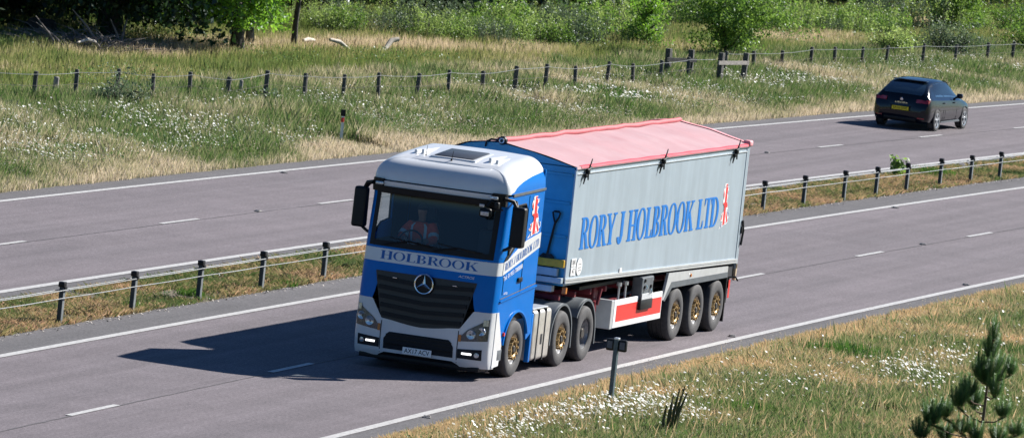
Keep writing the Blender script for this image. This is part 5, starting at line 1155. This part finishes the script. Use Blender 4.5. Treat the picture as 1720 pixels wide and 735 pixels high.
# dark flower spikes at the bottom edge
M_spk = mat('brown_seed_spike', (.07, .075, .03), .9, var=.4, scale=40)
sp_ = thing('dock_spikes', 'clump of tall curved dark seed spikes right of the marker post', 'plant', (-5.3, -6.25, 0)); sp_.scale = (1.2, 1.2, 1.22)
for i, (dx, dy, hh, ln) in enumerate(((-.05, .09, .60, -.03), (.03, .05, .74, -.05), (.0, .02, .70, -.02), (.02, -.01, .84, -.07), (.05, -.04, .88, -.10), (-.02, -.07, .80, -.13), (.06, -.02, .66, -.12), (.08, -.42, .30, -.12))):
    pts = [(dx, dy, 0), (dx, dy+ln*.1, hh*.35), (dx, dy+ln*.35, hh*.65), (dx, dy+ln, hh)]; g = G(); g.tube(pts, [.007, .017, .022, .006], 6)
    rg = np.random.default_rng(i)
    for k in range(90):
        t = rg.uniform(.25, .98); f = t*3; a_ = Vector(pts[int(f)]).lerp(Vector(pts[min(3, int(f)+1)]), f-int(f)); d_ = Vector(rg.normal(0, 1, 3)).normalized()*.022; g.add([a_, a_+d_+Vector((0, 0, .012)), a_+d_*.8+Vector((.006, .006, -.006))], [(0, 1, 2)])
    g.build('seed_spike', M_spk, sp_)
# ---------------- pine sapling in the foreground
PN = leafmat('pine_needles', (.07, .18, .06), (.28, .42, .15), None, .4); PNB = leafmat('young_pine_needles', (.05, .12, .03), (.11, .20, .05), None, .25)
M_pbark = mat('pine_bark', (.22, .16, .11), .9, scale=14, col2=(.10, .075, .055), bump=.5)
pine = thing('pine_sapling', 'young pine sapling with dark needles in the bottom right foreground', 'pine sapling', (-2.11, -10.60, 0)); rg = np.random.default_rng(42)
shoots = []; g = G(); RH = Vector((.325, -.946, 0)); FH = Vector((.946, .325, 0))
g.tube([(0, 0, -.1), (.01, .01, .6), (.0, .0, 1.2), (.01, .0, 1.9), (0, 0, 2.3)], [.036, .03, .024, .015, .006], 8)
def clumpf(d, z, dep, nsh, L_, spread, nlen, zb=None):
    base = RH*d+FH*dep+Vector((0, 0, z)); b0 = Vector((0, 0, (z-abs(d)*.35) if zb is None else zb))
    if abs(d)+abs(dep) > .1: mid = b0.lerp(base, .6)+Vector((0, 0, -.04)); g.tube([b0, mid, base], [.016, .012, .007], 6); shoots.append((b0.lerp(base, .72), base, nlen*.8, 0))
    for i in range(nsh):
        a = 2.4*i+rg.uniform(-.3, .3); q = spread*(.25+.75*((i+.5)/nsh)**.5); o_ = Vector((math.cos(a)*q, math.sin(a)*q, 0)); p0 = base+o_*.35+Vector((0, 0, .02)); p1 = base+o_+Vector((0, 0, L_*rg.uniform(.65, 1.1)*(1-.3*q/spread))); shoots.append((p0, p1, nlen, 0)); shoots.append((p1, p1+Vector((o_.x*.12, o_.y*.12, .13*rg.uniform(.6, 1.3))), nlen*.45, 1))
        g.tube([base, p0, p1], [.006, .005, .003], 5)
clumpf(0, 1.42, 0, 13, .55, .24, .075, 1.35); clumpf(0, 1.85, 0, 9, .50, .15, .06, 1.8); clumpf(.02, 2.15, 0, 5, .42, .07, .045, 2.1)
clumpf(.34, 1.62, -.1, 6, .30, .10, .065); clumpf(.2, 1.5, .25, 6, .34, .12, .07); clumpf(-.3, 1.18, .05, 9, .34, .15, .07); clumpf(-.44, 1.02, -.2, 9, .36, .15, .07, .80); clumpf(-.84, .68, -.05, 13, .36, .20, .08, .5)
clumpf(-.36, .62, -.3, 8, .24, .16, .07); clumpf(.30, .92, -.1, 8, .26, .13, .07); clumpf(.52, .66, -.25, 8, .26, .15, .07); clumpf(-.15, 1.0, .4, 8, .3, .15, .07); clumpf(.3, .45, .3, 8, .3, .16, .07); clumpf(-.55, .4, .35, 8, .3, .16, .07); clumpf(-.62, .78, .2, 8, .3, .15, .07); clumpf(-1.0, .45, -.2, 9, .3, .17, .07); clumpf(-.15, .55, -.5, 9, .3, .16, .07); clumpf(.12, 1.28, -.3, 7, .3, .14, .07); clumpf(-.14, 1.5, .05, 7, .36, .13, .065)
g.build('trunk', M_pbark, pine, smooth=60)
A_, T_ = [], []
for p0, p1, nl_, yng in shoots:
    m = int(900*(p1-p0).length/.35); t = rg.random(m); ax = np.array(p1-p0); c = np.array(p0)[None]+ax[None]*t[:, None]; ax = ax/np.linalg.norm(ax); d = rg.normal(size=(m, 3)); d -= (d@ax)[:, None]*ax; d /= np.linalg.norm(d, axis=1)[:, None]
    d = d*.78+ax*.72; L2 = 1.25*nl_*rg.uniform(.7, 1.1, m)[:, None]; sdv = np.cross(d, ax)*.0017; P = np.zeros((m, 4, 3)); P[:, 0] = c-sdv; P[:, 1] = c+sdv; P[:, 2] = c+d*L2+sdv*.4; P[:, 3] = c+d*L2-sdv*.4; A_.append(P.reshape(-1, 3)); T_.append(rg.random(m)*.6+yng*.4)
fastmesh('needles', np.concatenate(A_), 4, PN, np.concatenate(T_), pine)


x = RNG.uniform(-14, 76, 5200); side = RNG.integers(0, 3, 5200); v = np.where(side == 0, 6.30+RNG.normal(0, .10, 5200), np.where(side == 1, 8.42+RNG.normal(0, .08, 5200), -2.72+RNG.normal(0, .09, 5200))); y = v+rcv(x)
P, t = heads(x, y, np.full(len(x), .022), RNG.uniform(.012, .045, len(x)), RNG.random(len(x))); fastmesh('edge_gravel', P, 6, mat('loose_gravel', (.40, .37, .34), .95, var=.4, scale=50), t, kind='stuff')
